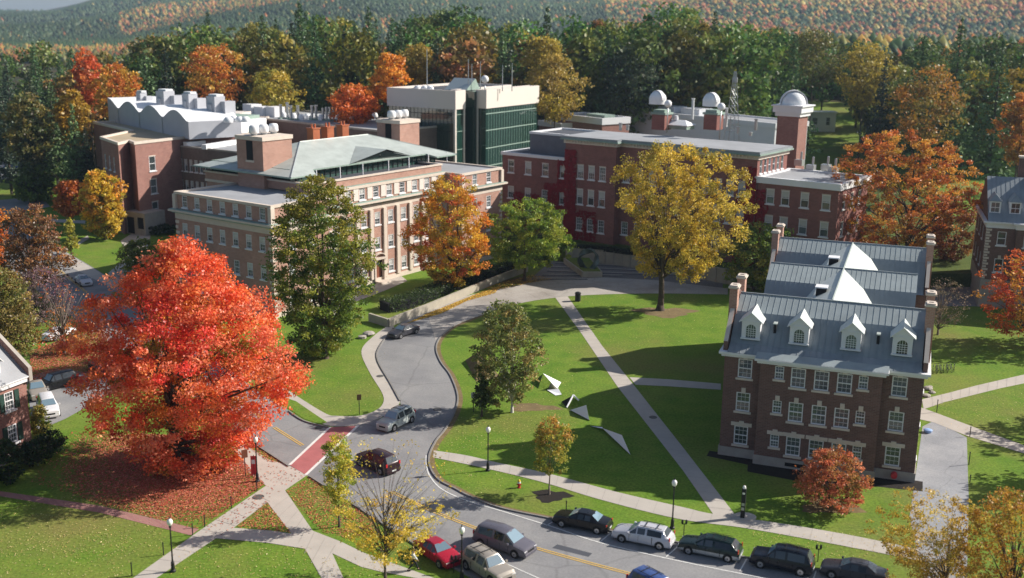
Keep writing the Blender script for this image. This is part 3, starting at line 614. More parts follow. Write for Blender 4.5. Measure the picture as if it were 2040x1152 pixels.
    for i, (u, v) in enumerate(((-1.6, 15), (1.6, 15), (5.6, 15.5))):
        q = MB(); q.box(u-.75, u+.75, v-.7, v+.7, 20.2, 23.0, 'copper_new'); q.box(u-.86, u+.86, v-.8, v+.8, 23.0, 23.2, 'copper_new')
        for k in (-1, 1): q.tube([(u+k*.35, v, 23.1), (u+k*.35, v, 23.8)], .17, 'copper_new')
        q.build('chimney', t)
    for u0, u1, v0, v1 in ((-17.2, -11.4, 9.6, 15.4), (17.4, 22.6, 13.2, 18.6)):
        q = MB(); q.box(u0, u1, v0, v1, 10, 22.6, 'brick_rose'); q.box(u0-.15, u1+.15, v0-.15, v1+.15, 22.6, 23.2, 'stone'); q.box(u0-.04, u0+.2, (v0+v1)/2-.7, (v0+v1)/2+.7, 19.6, 22.5, 'dark_void'); q.box(u0-.1, u0, (v0+v1)/2-.9, (v0+v1)/2+.9, 19.3, 19.6, 'stone'); sh = q.build('vent_shaft', t)
        for k in range(3):
            f = MB(); x = u0+(k+.5)*(u1-u0)/3; f.lathe([(.62, 0), (.78, .15), (.74, .9), (.6, 1.2), (.02, 1.28)], 'white_metal', (x, (v0+v1)/2), 12, 23.5); f.tube([(x, (v0+v1)/2, 23.1), (x, (v0+v1)/2, 23.6)], .5, 'steel'); f.build('fan_cowl', sh, smooth=True)
rose_hall()
# ---------------------------------------------------------------- glass tower
def glass_tower():
    Z = 25.5; az = -31.0; B = G(906.7, 180.8, Z); base = np.array([B[0], B[1], 0.])
    t = thing('glass_tower_building', 'dark green mirror-glass tower block with broad cream band round its top', 'building', base, radians(az))
    def uv(x, y, z=Z): return UV(G(x, y, z), B, az)
    F = uv(968.3, 179.4); Gd = uv(1069, 168.3); LA = uv(752.5, 175.8)
    a = LA[0]; f = F; E = uv(945, 180.8)
    def pxx(v_): q = loc2w(base, az, f[0], v_); v3 = np.array([q[0], q[1], Z])-CP; return 1020+FPX*(v3@CX)/(v3@FW)
    d = min((abs(pxx(f[1]+k*.25)-1069), f[1]+k*.25) for k in range(20, 160))[1]; wl = max(2.2, min(4.5, f[0]-E[0]))
    # two masses and a recessed dark link between
    left = [(a, 0), (0, 0), (0, 3.4), (-3, 3.4), (-3, d-1), (a, d-1)]
    right = [(f[0]-wl, f[1]), (f[0], f[1]), (f[0], d+.5), (f[0]-wl, d+.5)]
    zb = 21.4
    g = MB(); walls(g, left, 0, zb, 'glass_tower'); walls(g, right, 0, zb, 'glass_tower'); g.box(-2.9, f[0]-wl-.1, 5.5, d-.5, 0, Z-.4, 'glass_tower'); go = g.build('glass_wall', t)
    m = MB()
    for k in range(1, 18): u = a*k/18; m.box(u-.03, u+.03, -.06, 0, 0, zb, 'black_iron')
    for k in range(1, 20): v = f[1]+(d-f[1])*k/20; m.box(f[0], f[0]+.06, v-.03, v+.03, 0, zb, 'copper_green')
    for z in (4.5, 8.5, 12.5, 16.5, 20.2): m.box(a, 0, -.05, 0, z-.06, z+.06, 'black_iron'); m.box(f[0], f[0]+.055, f[1], d, z-.1, z+.1, 'copper_green'); m.box(0, .05, 0, 4.2, z-.06, z+.06, 'copper_green')
    m.build('mullions', go)
    for p, q in (((0, 0), 0), ((f[0]-wl, f[1]), 0), ((0, 3.4), 0)): c = MB(); c.box(p[0]-.22, p[0]+.22, p[1]-.27, p[1]+.2, 0, zb, 'cream_panel'); c.build('column', t)
    m = MB(); ring(m, left, zb, Z, .3, .3, 'cream_panel'); ring(m, right, zb, Z, .3, .3, 'cream_panel'); m.build('cream_band', t)
    m = MB(); flat(m, off(left, -.2), Z-.5, 'roof_dark'); flat(m, off(right, -.2), Z-.5, 'roof_dark'); m.build('flat_roof', t)
    s = MB(); s.poly([(-7, 6, Z-.3), (-1.2, 6, Z-.3), (-1.2, 10, Z+2.2), (-7, 10, Z+2.2)], 'glass_light'); s.poly([(-7, 10, Z+2.2), (-1.2, 10, Z+2.2), (-1.2, 12, Z-.3), (-7, 12, Z-.3)], 'glass_light'); s.poly([(-1.2, 6, Z-.3), (-1.2, 12, Z-.3), (-1.2, 10, Z+2.2)], 'copper_green'); s.build('skylight', t)
    for (px, top, pb) in ((851, 97, 168), (933, 118, 176), (940, 128, 180), (957, 122, 180), (1001, 130, 170), (1020, 126, 168)):
        p = PD(px, pb, hypot(B[0], B[1])+8); h = T(px, top, p)-Z+.5; u, v = UV(p, B, az); q = MB(); q.tube([(u, v, Z-.5), (u, v, Z-.5+h)], [.13, .07], 'steel'); q.build('antenna', t)
    p = PD(966, 170, hypot(B[0], B[1])+6); u, v = UV(p, B, az); q = MB(); q.ball((u, v, T(966, 158, p)), .85, 'white_metal', 10); q.tube([(u, v, Z-.5), (u, v, Z+.8)], .15, 'steel'); q.tube([(u, v, Z+1.5), (u, v, Z+3)], .12, 'steel'); q.build('radar_ball', t, smooth=True)
    for px in (832, 846, 856): p = PD(px, 172, hypot(B[0], B[1])+7); u, v = UV(p, B, az); q = MB(); q.lathe([(.9, 0), (.9, .7), (.5, 1.1), (.01, 1.2)], 'white_metal', (u, v), 10, Z-.5); q.build('roof_fan', t, smooth=True)
glass_tower()
# ---------------------------------------------------------------- science hall with observatory domes
P0P = G(1010, 455, TZ); AZP = -37.0
def dome(parent, px, top, rpx, dist, zbase=None, slit=True, name='observatory_dome', hemi=.75):
    p = PD(px, top, dist); r = rpx*np.linalg.norm(p-CP)/FPX; zc = p[2]-r if zbase is None else zbase; u, v = UV(p, P0P, AZP)
    m = MB(); prof = [(r*.98, -.5*r), (r*.98, 0)]+[(r*cos(a*pi/16), r*sin(a*pi/16)) for a in range(1, 9)]; m.lathe(prof, 'white_metal', n=22); o = m.build(name, parent, loc=(u, v, zc-TZ), smooth=True)
    if slit:
        s = MB(); a0 = -.35
        for k in range(14):
            t0, t1 = pi*k/14, pi*(k+1)/14
            if t1 > pi*.99: t1 = pi*.99
            P = []
            for tt in (t0, t1):
                for w_ in (-.24, .24): x = r*1.06*cos(tt); z = r*1.06*sin(tt); y = w_*r; P.append((x*cos(a0)-y*sin(a0), x*sin(a0)+y*cos(a0), z))
            s.poly([P[0], P[1], P[3], P[2]], 'white_paint')
        s.build('dome_slit', o)
    return o
def science_hall():
    t = thing('science_hall', 'long red brick hall draped in crimson ivy, white telescope domes on its flat roof', 'building', P0P, radians(AZP))
    def W(px, py, v=0.):
        a = radians(AZP); Q = np.array(P0P)+v*np.array([-sin(a), cos(a), 0]); p = PL(px, py, Q, AZP); return UV(p, P0P, AZP)[0], float(p[2])-TZ
    um = W(1131, 283)[0]; ue = W(1512, 330)[0]; uw = ue+13.4; ua = W(1237, 290, .9)[0]; ub = W(1398, 300, .9)[0]
    ztop = 18.2; zl = 13.9; dm = 11.
    bm = 'brick_red'; m = MB()
    # left wing
    lw = [(-1.2, 0), (um, 0), (um, 15), (-1.2, 15)]
    lo = [(W(x, 345)[0]+1.2, z, 1.4, 2.3, s) for x in (1018, 1052, 1086, 1122) for z, s in ((10.7, 'ab'), (5.9, 'mb'), (2.1, 'mb'))]
    walls(m, lw, 0, zl, bm, {0: lo, 3: []}, t)
    mn = [(um, -.6), (ua, -.6), (ua, .9), (ub, .9), (ub, -.6), (ue, -.6), (ue, dm), (um, dm)]
    c1 = [W(x, 311)[0]-um for x in (1161, 1183, 1205)]; c3 = [W(x, 330)[0]-ub for x in (1413, 1436, 1460, 1484)]
    n2 = 6; c2 = [(ub-ua)*(k+.5)/n2 for k in range(n2)]
    fl = [(15.1, 2.3, 'b'), (11.1, 2.4, 'abm'), (6.5, 2.7, 'ab'), (1.8, 2.3, 'm')]
    op = {0: [(c, z, 1.3, h, s) for c in c1 for z, h, s in fl], 2: [(c, z, 1.3, h, s) for c in c2 for z, h, s in fl], 4: [(c, z, 1.3, h, s) for c in c3 for z, h, s in fl],
          5: [(1.4+1.65*k, 14.9, .9, 2.2, 'a') for k in range(6)]}
    walls(m, mn, 0, ztop-1.0, bm, op, t)
    rw = [(ue, -.3), (uw, -.3), (uw, 12.5), (ue, 12.5)]
    ro = [(W(x, 390)[0]-ue, z, 1.35, 2.3, 'ab') for x in (1536, 1566, 1605, 1648) for z in (10.4, 6.2, 2.2)]
    walls(m, rw, 0, zl-.3, bm, {0: ro, 1: [(2.5+3.4*k, z, 1.2, 2.2, 'a') for k in range(3) for z in (2, 6.2, 10.4)]}, t)
    m.build('wall', t)
    m = MB(); m.prism(off(mn, .25), ztop-1.0, ztop-.35, 'stone'); m.prism(off(mn, .75), ztop-.35, ztop-.1, 'copper_green'); m.prism(off(mn, .6), ztop-.1, ztop+.25, 'roof_slate')
    for k in range(60):
        for (a, b, y) in ((um, ua, -.6), (ua, ub, .9), (ub, ue, -.6)):
            u = um+k*.62+.3
            if a < u < b: m.box(u-.12, u+.12, y-.45, y-.26, ztop-.75, ztop-.36, 'stone')
    m.build('cornice', t)
    m = MB(); ring(m, lw, zl, zl+.55, .25, .5, 'white_paint'); m.build('parapet', t)
    m = MB(); ring(m, rw, zl-.3, zl+.7, .35, .3, 'white_metal'); m.build('parapet', t)
    m = MB(); flat(m, off(mn, .5), ztop+.28, 'roof_flat'); flat(m, off(lw, -.2), zl+.2, 'roof_dark'); flat(m, off(rw, -.2), zl+.45, 'roof_flat'); m.build('flat_roof', t)
    m = MB(); gb = [(3.2, 2.6), (um, 2.6), (um, 13), (3.2, 13)]; walls(m, gb, zl+.2, zl+4.0, 'slate_wall', {0: [(um-3.2-1.2, zl+1.0, 1.3, 2.2, 'b')]}, t); ring(m, gb, zl+4.0, zl+4.4, .12, .4, 'white_paint'); flat(m, gb, zl+4.1, 'roof_dark'); m.build('roof_storey', t)
    # ivy patches, thick leafy mats on the walls
    rr = random.Random(5); iv = MB()
    def ivy(x0, x1, z0, z1, y, n, wins, fx=None):
        for _ in range(n):
            x = rr.uniform(x0, x1); z = z0+(z1-z0)*rr.random()**1.3
            if any(abs(x-a) < w_/2+.1 and b-.2 < z < b+h+.1 for a, b, w_, h in wins): continue
            s = rr.uniform(.12, .26); a = rr.uniform(0, 6.3); dy = rr.uniform(.04, .28)
            pts = [(x+s*cos(a+k*pi/2), y-dy+rr.uniform(-.05, .05), z+s*sin(a+k*pi/2)) for k in range(4)]; iv.poly(pts, 'ivy')
    wl = [(o[0]-1.2, o[1], o[2], o[3]) for o in lo]; wm = [(um+o[0], o[1], o[2], o[3]) for o in op[0]]; w3 = [(ub+o[0], o[1], o[2], o[3]) for o in op[4]]; wr = [(ue+o[0], o[1], o[2], o[3]) for o in ro]
    ivy(8.6, um, 0, 9.5, 0, 2300, wl); ivy(1.2, 7.8, 0, 7.2, 0, 1300, wl); ivy(11.5, um, 6, 14, 0, 800, wl); ivy(um, um+2.4, 0, 16.0, -.6, 2000, wm); ivy(um, um+7, 0, 5.5, -.6, 600, wm)
    ivy(ue-3.2, ue, 0, 13.5, -.6, 2300, w3); ivy(ue-2, ue, 10, 16, -.6, 350, w3); ivy(ue, ue+2.2, 0, 12.5, -.3, 900, wr)
    iv.build('ivy', t)
    # roof furniture
    D0 = hypot(*P0P[:2])
    for px, py, pw in ((1317, 258, 32), (1420, 258, 34)):
        p = G(px, py, TZ+ztop); u, v = UV(p, P0P, AZP); q = MB(); q.box(u-1.4, u+1.4, v-1.3, v+1.5, ztop, ztop+2.9, 'brick_red'); q.box(u-1.6, u+1.6, v-1.5, v+1.7, ztop+2.9, ztop+3.3, 'copper_green'); q.box(u-1.2, u+1.2, v-1.1, v+1.3, ztop+3.3, ztop+3.8, 'copper_green'); q.build('roof_pier', t)
    dome(t, 1311, 181, 17, D0+9); dome(t, 1418, 185, 17, D0-3)
    for px, py in ((1331, 207), (1437, 213)): p = PD(px, py, D0+4 if px < 1400 else D0-6); u, v = UV(p, P0P, AZP); q = MB(); q.ball((u, v, p[2]-TZ), .7, 'white_metal', 8); q.tube([(u, v, ztop), (u, v, p[2]-TZ-.4)], .1, 'steel'); q.build('radar_ball', t, smooth=True)
    p = G(1346, 258, TZ+ztop); u, v = UV(p, P0P, AZP); q = MB(); q.box(u-3.2, u+3.2, v-1.6, v+1.6, ztop+.2, ztop+.9, 'copper_green'); q.prism([(u-3.4, v-1.8), (u+3.4, v-1.8), (u+3.4, v+1.8), (u-3.4, v+1.8)], ztop+.9, ztop+1.0, 'white_metal')
    q.poly([(u-3.4, v-1.8, ztop+1.0), (u+3.4, v-1.8, ztop+1.0), (u+2, v, ztop+1.9), (u-2, v, ztop+1.9)], 'white_metal'); q.poly([(u+3.4, v-1.8, ztop+1.0), (u+3.4, v+1.8, ztop+1.0), (u+2, v, ztop+1.9)], 'white_metal'); q.poly([(u+3.4, v+1.8, ztop+1.0), (u-3.4, v+1.8, ztop+1.0), (u-2, v, ztop+1.9), (u+2, v, ztop+1.9)], 'white_metal'); q.poly([(u-3.4, v+1.8, ztop+1.0), (u-3.4, v-1.8, ztop+1.0), (u-2, v, ztop+1.9)], 'white_metal')
    q.lathe([(.5, 0), (.4, .8), (.01, .9)], 'white_metal', (u, v), 8, ztop+1.8); q.build('skylight', t)
    for px, py, h in ((1379, 240, 4.2), (1446, 255, 3.5), (1236, 262, 1.2), (1250, 262, .8), (1505, 262, 2.0), (1470, 268, 1.0), (1495, 273, .5)):
        p = G(px, py, TZ+ztop); u, v = UV(p, P0P, AZP); q = MB(); q.lathe([(.3, 0), (.3, h), (.4, h), (.4, h+.2), (.01, h+.2)], 'white_metal' if h > 3 else 'steel', (u, v), 8, ztop+.2); q.build('vent_pipe', t)
    for px, py in ((1615, 341), (1645, 340), (1592, 330), (1660, 345)):
        p = G(px, py, TZ+zl+.45); u, v = UV(p, P0P, AZP); q = MB(); q.box(u-.7, u+.7, v-.6, v+.6, zl+.45, zl+1.5, 'steel'); q.lathe([(.2, 0), (.2, 1.3), (.01, 1.4)], 'steel', (u+.3, v), 8, zl+1.5); q.build('roof_unit', t)
    # lattice mast
    p = PD(1459, 245, D0+10); u, v = UV(p, P0P, AZP); h = T(1458, 142, p)-TZ-ztop; q = MB(); z0 = ztop
    for a, b in ((-1, -1), (1, -1), (1, 1), (-1, 1)): q.tube([(u+a*1.1, v+b*1.1, z0-2), (u+a*.15, v+b*.15, z0+h)], .07, 'steel', 4)
    for k in range(7):
        f0 = k/7; s0 = 1.1-.95*f0; z = z0+h*f0; s1 = 1.1-.95*(k+1)/7; z1 = z0+h*(k+1)/7
        for a, b in ((-1, 1), (1, 1), (1, -1), (-1, -1)): q.tube([(u+a*s0, v+b*s0, z), (u+b*s0*(1 if a != b else -1)*(1), v+(b if a != b else -a)*s0*1, z)], .035, 'steel', 3); q.tube([(u+a*s0, v+b*s0, z), (u-a*s1, v+b*s1, z1)], .035, 'steel', 3)
    q.box(u-.5, u+.5, v-.1, v+.1, z0+h*.82, z0+h*.9, 'steel'); q.build('lattice_mast', t)
    # observatory tower
    zt = 24.2; c = G(1592, 229, zt); u, v = UV(c, P0P, AZP); w_ = 4.2; q = MB(); b = [(u-w_, v), (u, v), (u, v+w_), (u-w_, v+w_)]
    q.prism(b, 0, zt-TZ, 'brick_lab'); q.prism(off(b, .35), zt-TZ-.4, zt-TZ+.3, 'white_paint'); q.prism(off(b, .7), zt-TZ+.3, zt-TZ+1.4, 'white_paint'); q.prism(off(b, .95), zt-TZ+1.4, zt-TZ+1.65, 'white_paint'); q.build('observatory_tower', t)
    m = MB(); r = 2.3; m.lathe([(r*.98, -.3), (r, .2)]+[(r*cos(a*pi/16), .2+r*sin(a*pi/16)) for a in range(1, 9)], 'white_metal', n=26); o = m.build('observatory_dome', t, loc=(u-w_/2, v+w_/2, zt-TZ+1.6), smooth=True)
    s = MB()
    for k in range(14):
        P = []
        for tt in (pi*k/14, pi*(k+1)/14):
            for y in (-.75, .75): x = (r+.22)*cos(tt); z = .2+(r+.22)*sin(tt); an = .5; P.append((x*cos(an)-y*sin(an), x*sin(an)+y*cos(an), z))
        s.poly([P[0], P[1], P[3], P[2]], 'white_paint')
        for e, f in ((0, 2), (3, 1)):
            a_, b_ = P[e], P[f]; k_ = r/(r+.22); s.poly([a_, b_, (b_[0]*.93, b_[1]*.93, b_[2]*.93), (a_[0]*.93, a_[1]*.93, a_[2]*.93)], 'white_paint')
    s.build('dome_slit', o)
science_hall()
def simple_block(name, label, cat, px, z, zb, wallm, roofm='roof_flat', par='white_paint', depth=10, ops=None, parh=.9):
    """front roof edge from px[0] to px[1] (left to right) at height z"""
    a, b = G(*px[0], z), G(*px[1], z); d = (b-a)[:2]; L = hypot(*d); az = atan2(d[1], d[0])
    t = thing(name, label, cat, (a[0], a[1], zb), az); h = z-zb; fp = [(0, 0), (L, 0), (L, depth), (0, depth)]; m = MB(); walls(m, fp, 0, h-parh, wallm, ops or {}, t); m.build('wall', t)
    m = MB(); ring(m, fp, h-parh, h, .25, .35, par); m.build('parapet', t); m = MB(); flat(m, off(fp, -.1), h-.35, roofm); m.build('flat_roof', t); return t, L, h
t, L, h = simple_block('rear_annex', 'low brick annex with bright white parapet beyond the science hall left of the domes', 'building', [(1112, 226), (1200, 236)], 17.5, 0, 'brick_lab', parh=1.6, depth=9)
q = MB(); q.box(L*.55, L*.95, 1.5, 5, h-1.6, h+.6, 'copper_green'); q.build('roof_unit', t)
t, L, h = simple_block('low_annex', 'small brick annex with white coping, lowest and furthest left beyond the science hall', 'building', [(1074, 240), (1118, 246)], 15.5, 0, 'brick_lab', parh=1.3, depth=6)
t, L, h = simple_block('white_research_building', 'long white flat-roofed building stretching behind the telescope domes', 'building', [(1200, 212), (1545, 246)], 17.8, 0, 'white_metal', depth=12, parh=1.2, par='white_metal')
for u in (2, 10, 18, 27):
    if u < L-6: q = MB(); q.box(u, u+6.5, 3, 8, h-.4, h+1.3, 'white_metal'); q.build('roof_monitor', t)
for u in (5, 14, 24): q = MB(); q.lathe([(.5, 0), (.5, .9), (.02, 1.1)], 'white_metal', (u, 1.8), 10, h-.3); q.build('roof_fan', t)
p = GT(1604, 262); t = thing('white_hut', 'small white clapboard hut with two dark windows at the edge of the far lawn', 'hut', p, radians(-6))
m = MB(); wd = 9.3; walls(m, [(0, 0), (wd, 0), (wd, 5.5), (0, 5.5)], 0, 6.0, 'white_paint', {0: [(2.8, 2.2, 1.7, 2.2, 'm'), (6.9, 2.0, 1.3, 2.6, 'm')]}, t); m.build('wall', t); m = MB(); m.box(-.3, wd+.3, -.3, 5.8, 6.0, 6.3, 'white_metal'); m.build('roof', t)
# ---------------------------------------------------------------- laboratory block, upper left
def lab():
    Z = 17.5; K = G(235, 284, Z); base = np.array([K[0], K[1], 0.]); az = -45.
    t = thing('laboratory_building', 'red brick laboratory block crowned by a scalloped pale metal penthouse and grey vent towers', 'building', base, radians(az))
    def U(x, y, z=Z): return UV(G(x, y, z), base, az)
    fp = [U(186, 242), U(262, 259), U(200, 272), (0, 0), U(257, 279), U(268, 283), U(372, 271)]; l = fp[-1]; fp += [(l[0]+2, l[1]+14), (l[0]-30, l[1]+38)]
    bm = 'brick_lab'; m = MB()
    def ops(i, xs, zs, w, h, st='b'): return [(x, z, w, h, st) for x in xs for z in zs]
    e = lambda i: hypot(fp[(i+1) % len(fp)][0]-fp[i][0], fp[(i+1) % len(fp)][1]-fp[i][1])
    walls(m, fp, 0, Z-.5, bm, {2: [(e(2)*k, z, 1.0, 2.7, '') for k in (.2, .45, .7) for z in (2.8, 7.2, 11.6)], 5: [(e(5)*.3, z, 1.6, 2.8, 'a') for z in (2.8, 7.2, 11.6)]}, t)
    m.build('wall', t)
    m = MB(); ring(m, fp, Z-.5, Z, .15, .45, 'stone'); m.build('parapet', t)
    m = MB(); flat(m, off(fp, -.2), Z-.35, 'roof_tan'); m.build('flat_roof', t)
    c = U(305, 470, 0); q = MB(); a = U(262, 462, 0); b = U(303, 468, 0)
    d = Vector((b[0]-a[0], b[1]-a[1])); L = d.length; an = atan2(d.y, d.x); q2 = thing
    P = [(0, -1.5), (L, -1.5), (L, 3.5), (0, 3.5)]; P = [(a[0]+x*cos(an)-y*sin(an), a[1]+x*sin(an)+y*cos(an)) for x, y in P]
    wall(q, P[0], P[1], 0, 4.3, 'stone_grey', [(L*.3, .1, L*.36, 3.2, 'void'), (L*.78, 1.2, L*.3, 2.2, 'void')]); wall(q, P[1], P[2], 0, 4.3, 'stone_grey'); wall(q, P[3], P[0], 0, 4.3, 'stone_grey'); flat(q, P, 4.3, 'stone_grey'); q.build('entrance_porch', t)
    # recessed dark wing to the right
    zw = 15.8; A = G(333, 287, zw); B = G(483, 303, zw); A, B = UV(A, base, az), UV(B, base, az); d = Vector((B[0]-A[0], B[1]-A[1])); n = Vector((-d.y, d.x)).normalized(); Lw = d.length; E = (A[0]+d.x*1.9, A[1]+d.y*1.9)
    wg = [A, E, (E[0]+n.x*16, E[1]+n.y*16), (A[0]+n.x*16, A[1]+n.y*16)]; m = MB(); st = 1.5
    wo = [(2.3+st*k, z, .85, 2.4, 'b') for k in range(24) if k not in (0, 9, 10, 19) for z in (2.5, 6.6, 10.8)]; walls(m, wg, 0, zw-.3, 'brick_brown', {0: wo}, t); ring(m, wg, zw-.3, zw, .05, .3, 'stone_grey'); m.build('wing_wall', t)
    m = MB(); flat(m, wg, zw-.25, 'roof_flat'); m.build('wing_roof', t)
    def onroof(px, py, z): return U(px, py, z)
    for (x0, y0), (x1, y1) in (((373, 291), (410, 287)), ((411, 296), (484, 284))):
        a, b = onroof(x0, y0, zw), onroof(x1, y1, zw); q = MB(); dd = Vector((b[0]-a[0], b[1]-a[1])); an = atan2(dd.y, dd.x); q.box(a[0], a[0]+dd.length, a[1]-.0, a[1]+1.1, zw-.2, zw+.7, 'white_metal', an, a); q.build('skylight_box', t)
    # rear wing with rows of stacks
    zr = 17.2; A2, B2 = U(425, 228, zr), U(762, 264, zr); d = Vector((B2[0]-A2[0], B2[1]-A2[1])); n = Vector((-d.y, d.x)).normalized(); rg = [A2, B2, (B2[0]+n.x*22, B2[1]+n.y*22), (A2[0]+n.x*22, A2[1]+n.y*22)]
    m = MB(); walls(m, rg, 0, zr, 'brick_brown'); flat(m, rg, zr-.02, 'roof_flat'); ring(m, rg, zr, zr+.4, .1, .3, 'stone_grey'); m.build('rear_wing_wall', t)
    for px, top, bot in [(560, 210, 240), (573, 206, 240), (580, 212, 242), (594, 212, 242), (622, 212, 242), (630, 211, 242), (644, 217, 243), (651, 215, 243), (658, 215, 244), (665, 216, 244), (703, 218, 248), (720, 222, 246)]:
        p = G(px, bot-3, zr); u, v = UV(p, base, az); flue(t, u, v, zr, .32, max(1.5, T(px, top, p)-zr))
    for px, py in ((565, 235), (585, 237), (600, 239), (675, 241), (690, 243), (747, 236), (612, 238), (640, 240)): p = G(px, py, zr); u, v = UV(p, base, az); q = MB(); q.lathe([(.7, 0), (.75, .8), (.5, 1.3), (.01, 1.4)], 'white_metal', (u, v), 9, zr); q.build('roof_fan', t, smooth=True)
    for x0, x1, y0, hh in ((484, 503, 228, 2.6), (506, 528, 230, 2.2), (530, 549, 232, 2.4), (600, 625, 236, 1.0)):
        a, b = U(x0, y0, zr), U(x1, y0+2, zr); q = MB(); q.box(min(a[0], b[0]), max(a[0], b[0]), a[1], a[1]+3, zr, zr+hh, 'white_metal'); q.build('roof_unit', t)
    # scalloped penthouse
    a, b = U(217, 238), U(377, 274); d = Vector((b[0]-a[0], b[1]-a[1])); L = d.length; an = atan2(d.y, d.x)
    def Q(s, dp): return (a[0]+d.x/L*s-d.y/L*dp, a[1]+d.y/L*s+d.x/L*dp)
    nb = 3.55; n = 43; prof = [(L*k/n, 3.6+2.0*abs(cos(pi*(k/n*nb-.02)))**1.2-.3) for k in range(n+1)]; bay = L/nb; D = 11
    m = MB(); h0 = Z-.4
    for (s0, z0), (s1, z1) in zip(prof, prof[1:]):
        p0, p1, p2, p3 = Q(s0, 0), Q(s1, 0), Q(s1, D), Q(s0, D)
        m.poly([(*p0, h0), (*p1, h0), (*p1, h0+z1), (*p0, h0+z0)], 'grey_panel'); m.poly([(*p0, h0+z0), (*p1, h0+z1), (*p2, h0+z1), (*p3, h0+z0)], 'white_metal'); m.poly([(*p2, h0), (*p3, h0), (*p3, h0+z0), (*p2, h0+z1)], 'grey_panel')
    e0, e1 = Q(L, 0), Q(L, D); m.poly([(*e0, h0), (*e1, h0), (*e1, h0+prof[-1][1]), (*e0, h0+prof[-1][1])], 'grey_panel'); e0, e1 = Q(0, D), Q(0, 0); m.poly([(*e0, h0), (*e1, h0), (*e1, h0+prof[0][1]), (*e0, h0+prof[0][1])], 'grey_panel')
    for k in range(1, 4): s = bay*(k-.0)-bay*.5+.2; p = Q(s, -.08); m.box(p[0]-.12, p[0]+.12, p[1]-.06, p[1]+.06, h0, h0+3.3, 'steel', an, p)
    m.build('scalloped_penthouse', t)
    for (x0, x1, y0, top) in ((268, 292, 203, 177), (305, 347, 207, 174), (358, 393, 213, 179), (405, 448, 221, 184)):
        ctr = G((x0+x1)/2, y0, Z+4.5); u, v = UV(ctr, base, az); w_ = (x1-x0)*np.linalg.norm(ctr-CP)/FPX*.52; hh = T((x0+x1)/2, top, ctr)-Z-5.3
        q = MB(); q.box(u-w_*.55, u+w_*.55, v-w_*.35, v+w_*.75, Z, Z+4.5+hh, 'grey_panel', radians(8)); vo = q.build('vent_tower', t)
        q2 = MB(); q2.box(u+w_*.2, u+w_*.95, v+w_*.4, v+w_*1.5, Z, Z+4.1+hh*.8, 'grey_panel', radians(8)); q2.box(u-w_*.2, u+w_*.3, v-w_*.55, v-w_*.3, Z, Z+3.5+hh*.8, 'grey_panel', radians(8)); q2.build('vent_housing', vo)
        q = MB()
        for k in range(5): q.box(u-w_*.5+k*w_*.22, u-w_*.5+k*w_*.22+.5, v-.3, v+w_*.6, Z+4.5+hh+.02, Z+4.9+hh, 'white_metal', radians(8), (u, v))
        q.build('tower_caps', vo)
    # white plant room
    a, b = U(405, 274, zw), U(478, 279, zw); d = Vector((b[0]-a[0], b[1]-a[1])); an = atan2(d.y, d.x); q = MB(); q.box(a[0], a[0]+d.length, a[1], a[1]+9, zw-.3, zw+3.9, 'white_metal', an, a); q.box(a[0]+3.2, a[0]+4.5, a[1]-.1, a[1]+.5, zw, zw+3, 'steel', an, a); q.box(a[0]+d.length*.2, a[0]+d.length*.9, a[1]+3, a[1]+8, zw+3.9, zw+4.6, 'copper_green', an, a); q.build('plant_room', t)
    a, b = U(400, 240, Z+2), U(500, 222, Z+2); d = Vector((b[0]-a[0], b[1]-a[1])); an = atan2(d.y, d.x); q = MB(); q.box(a[0], a[0]+d.length, a[1], a[1]+5, Z-1, Z+2, 'cream_panel', an, a); q.build('roof_screen', t)
    for px, py in ((466, 243), (478, 244), (489, 244), (455, 245)): p = G(px, py, zw+4.4); u, v = UV(p, base, az); q = MB(); q.lathe([(.9, 0), (1.0, .5), (.6, 1.0), (.01, 1.1)], 'white_metal', (u, v), 10, zw+4.5); q.build('roof_fan', t, smooth=True)
lab()
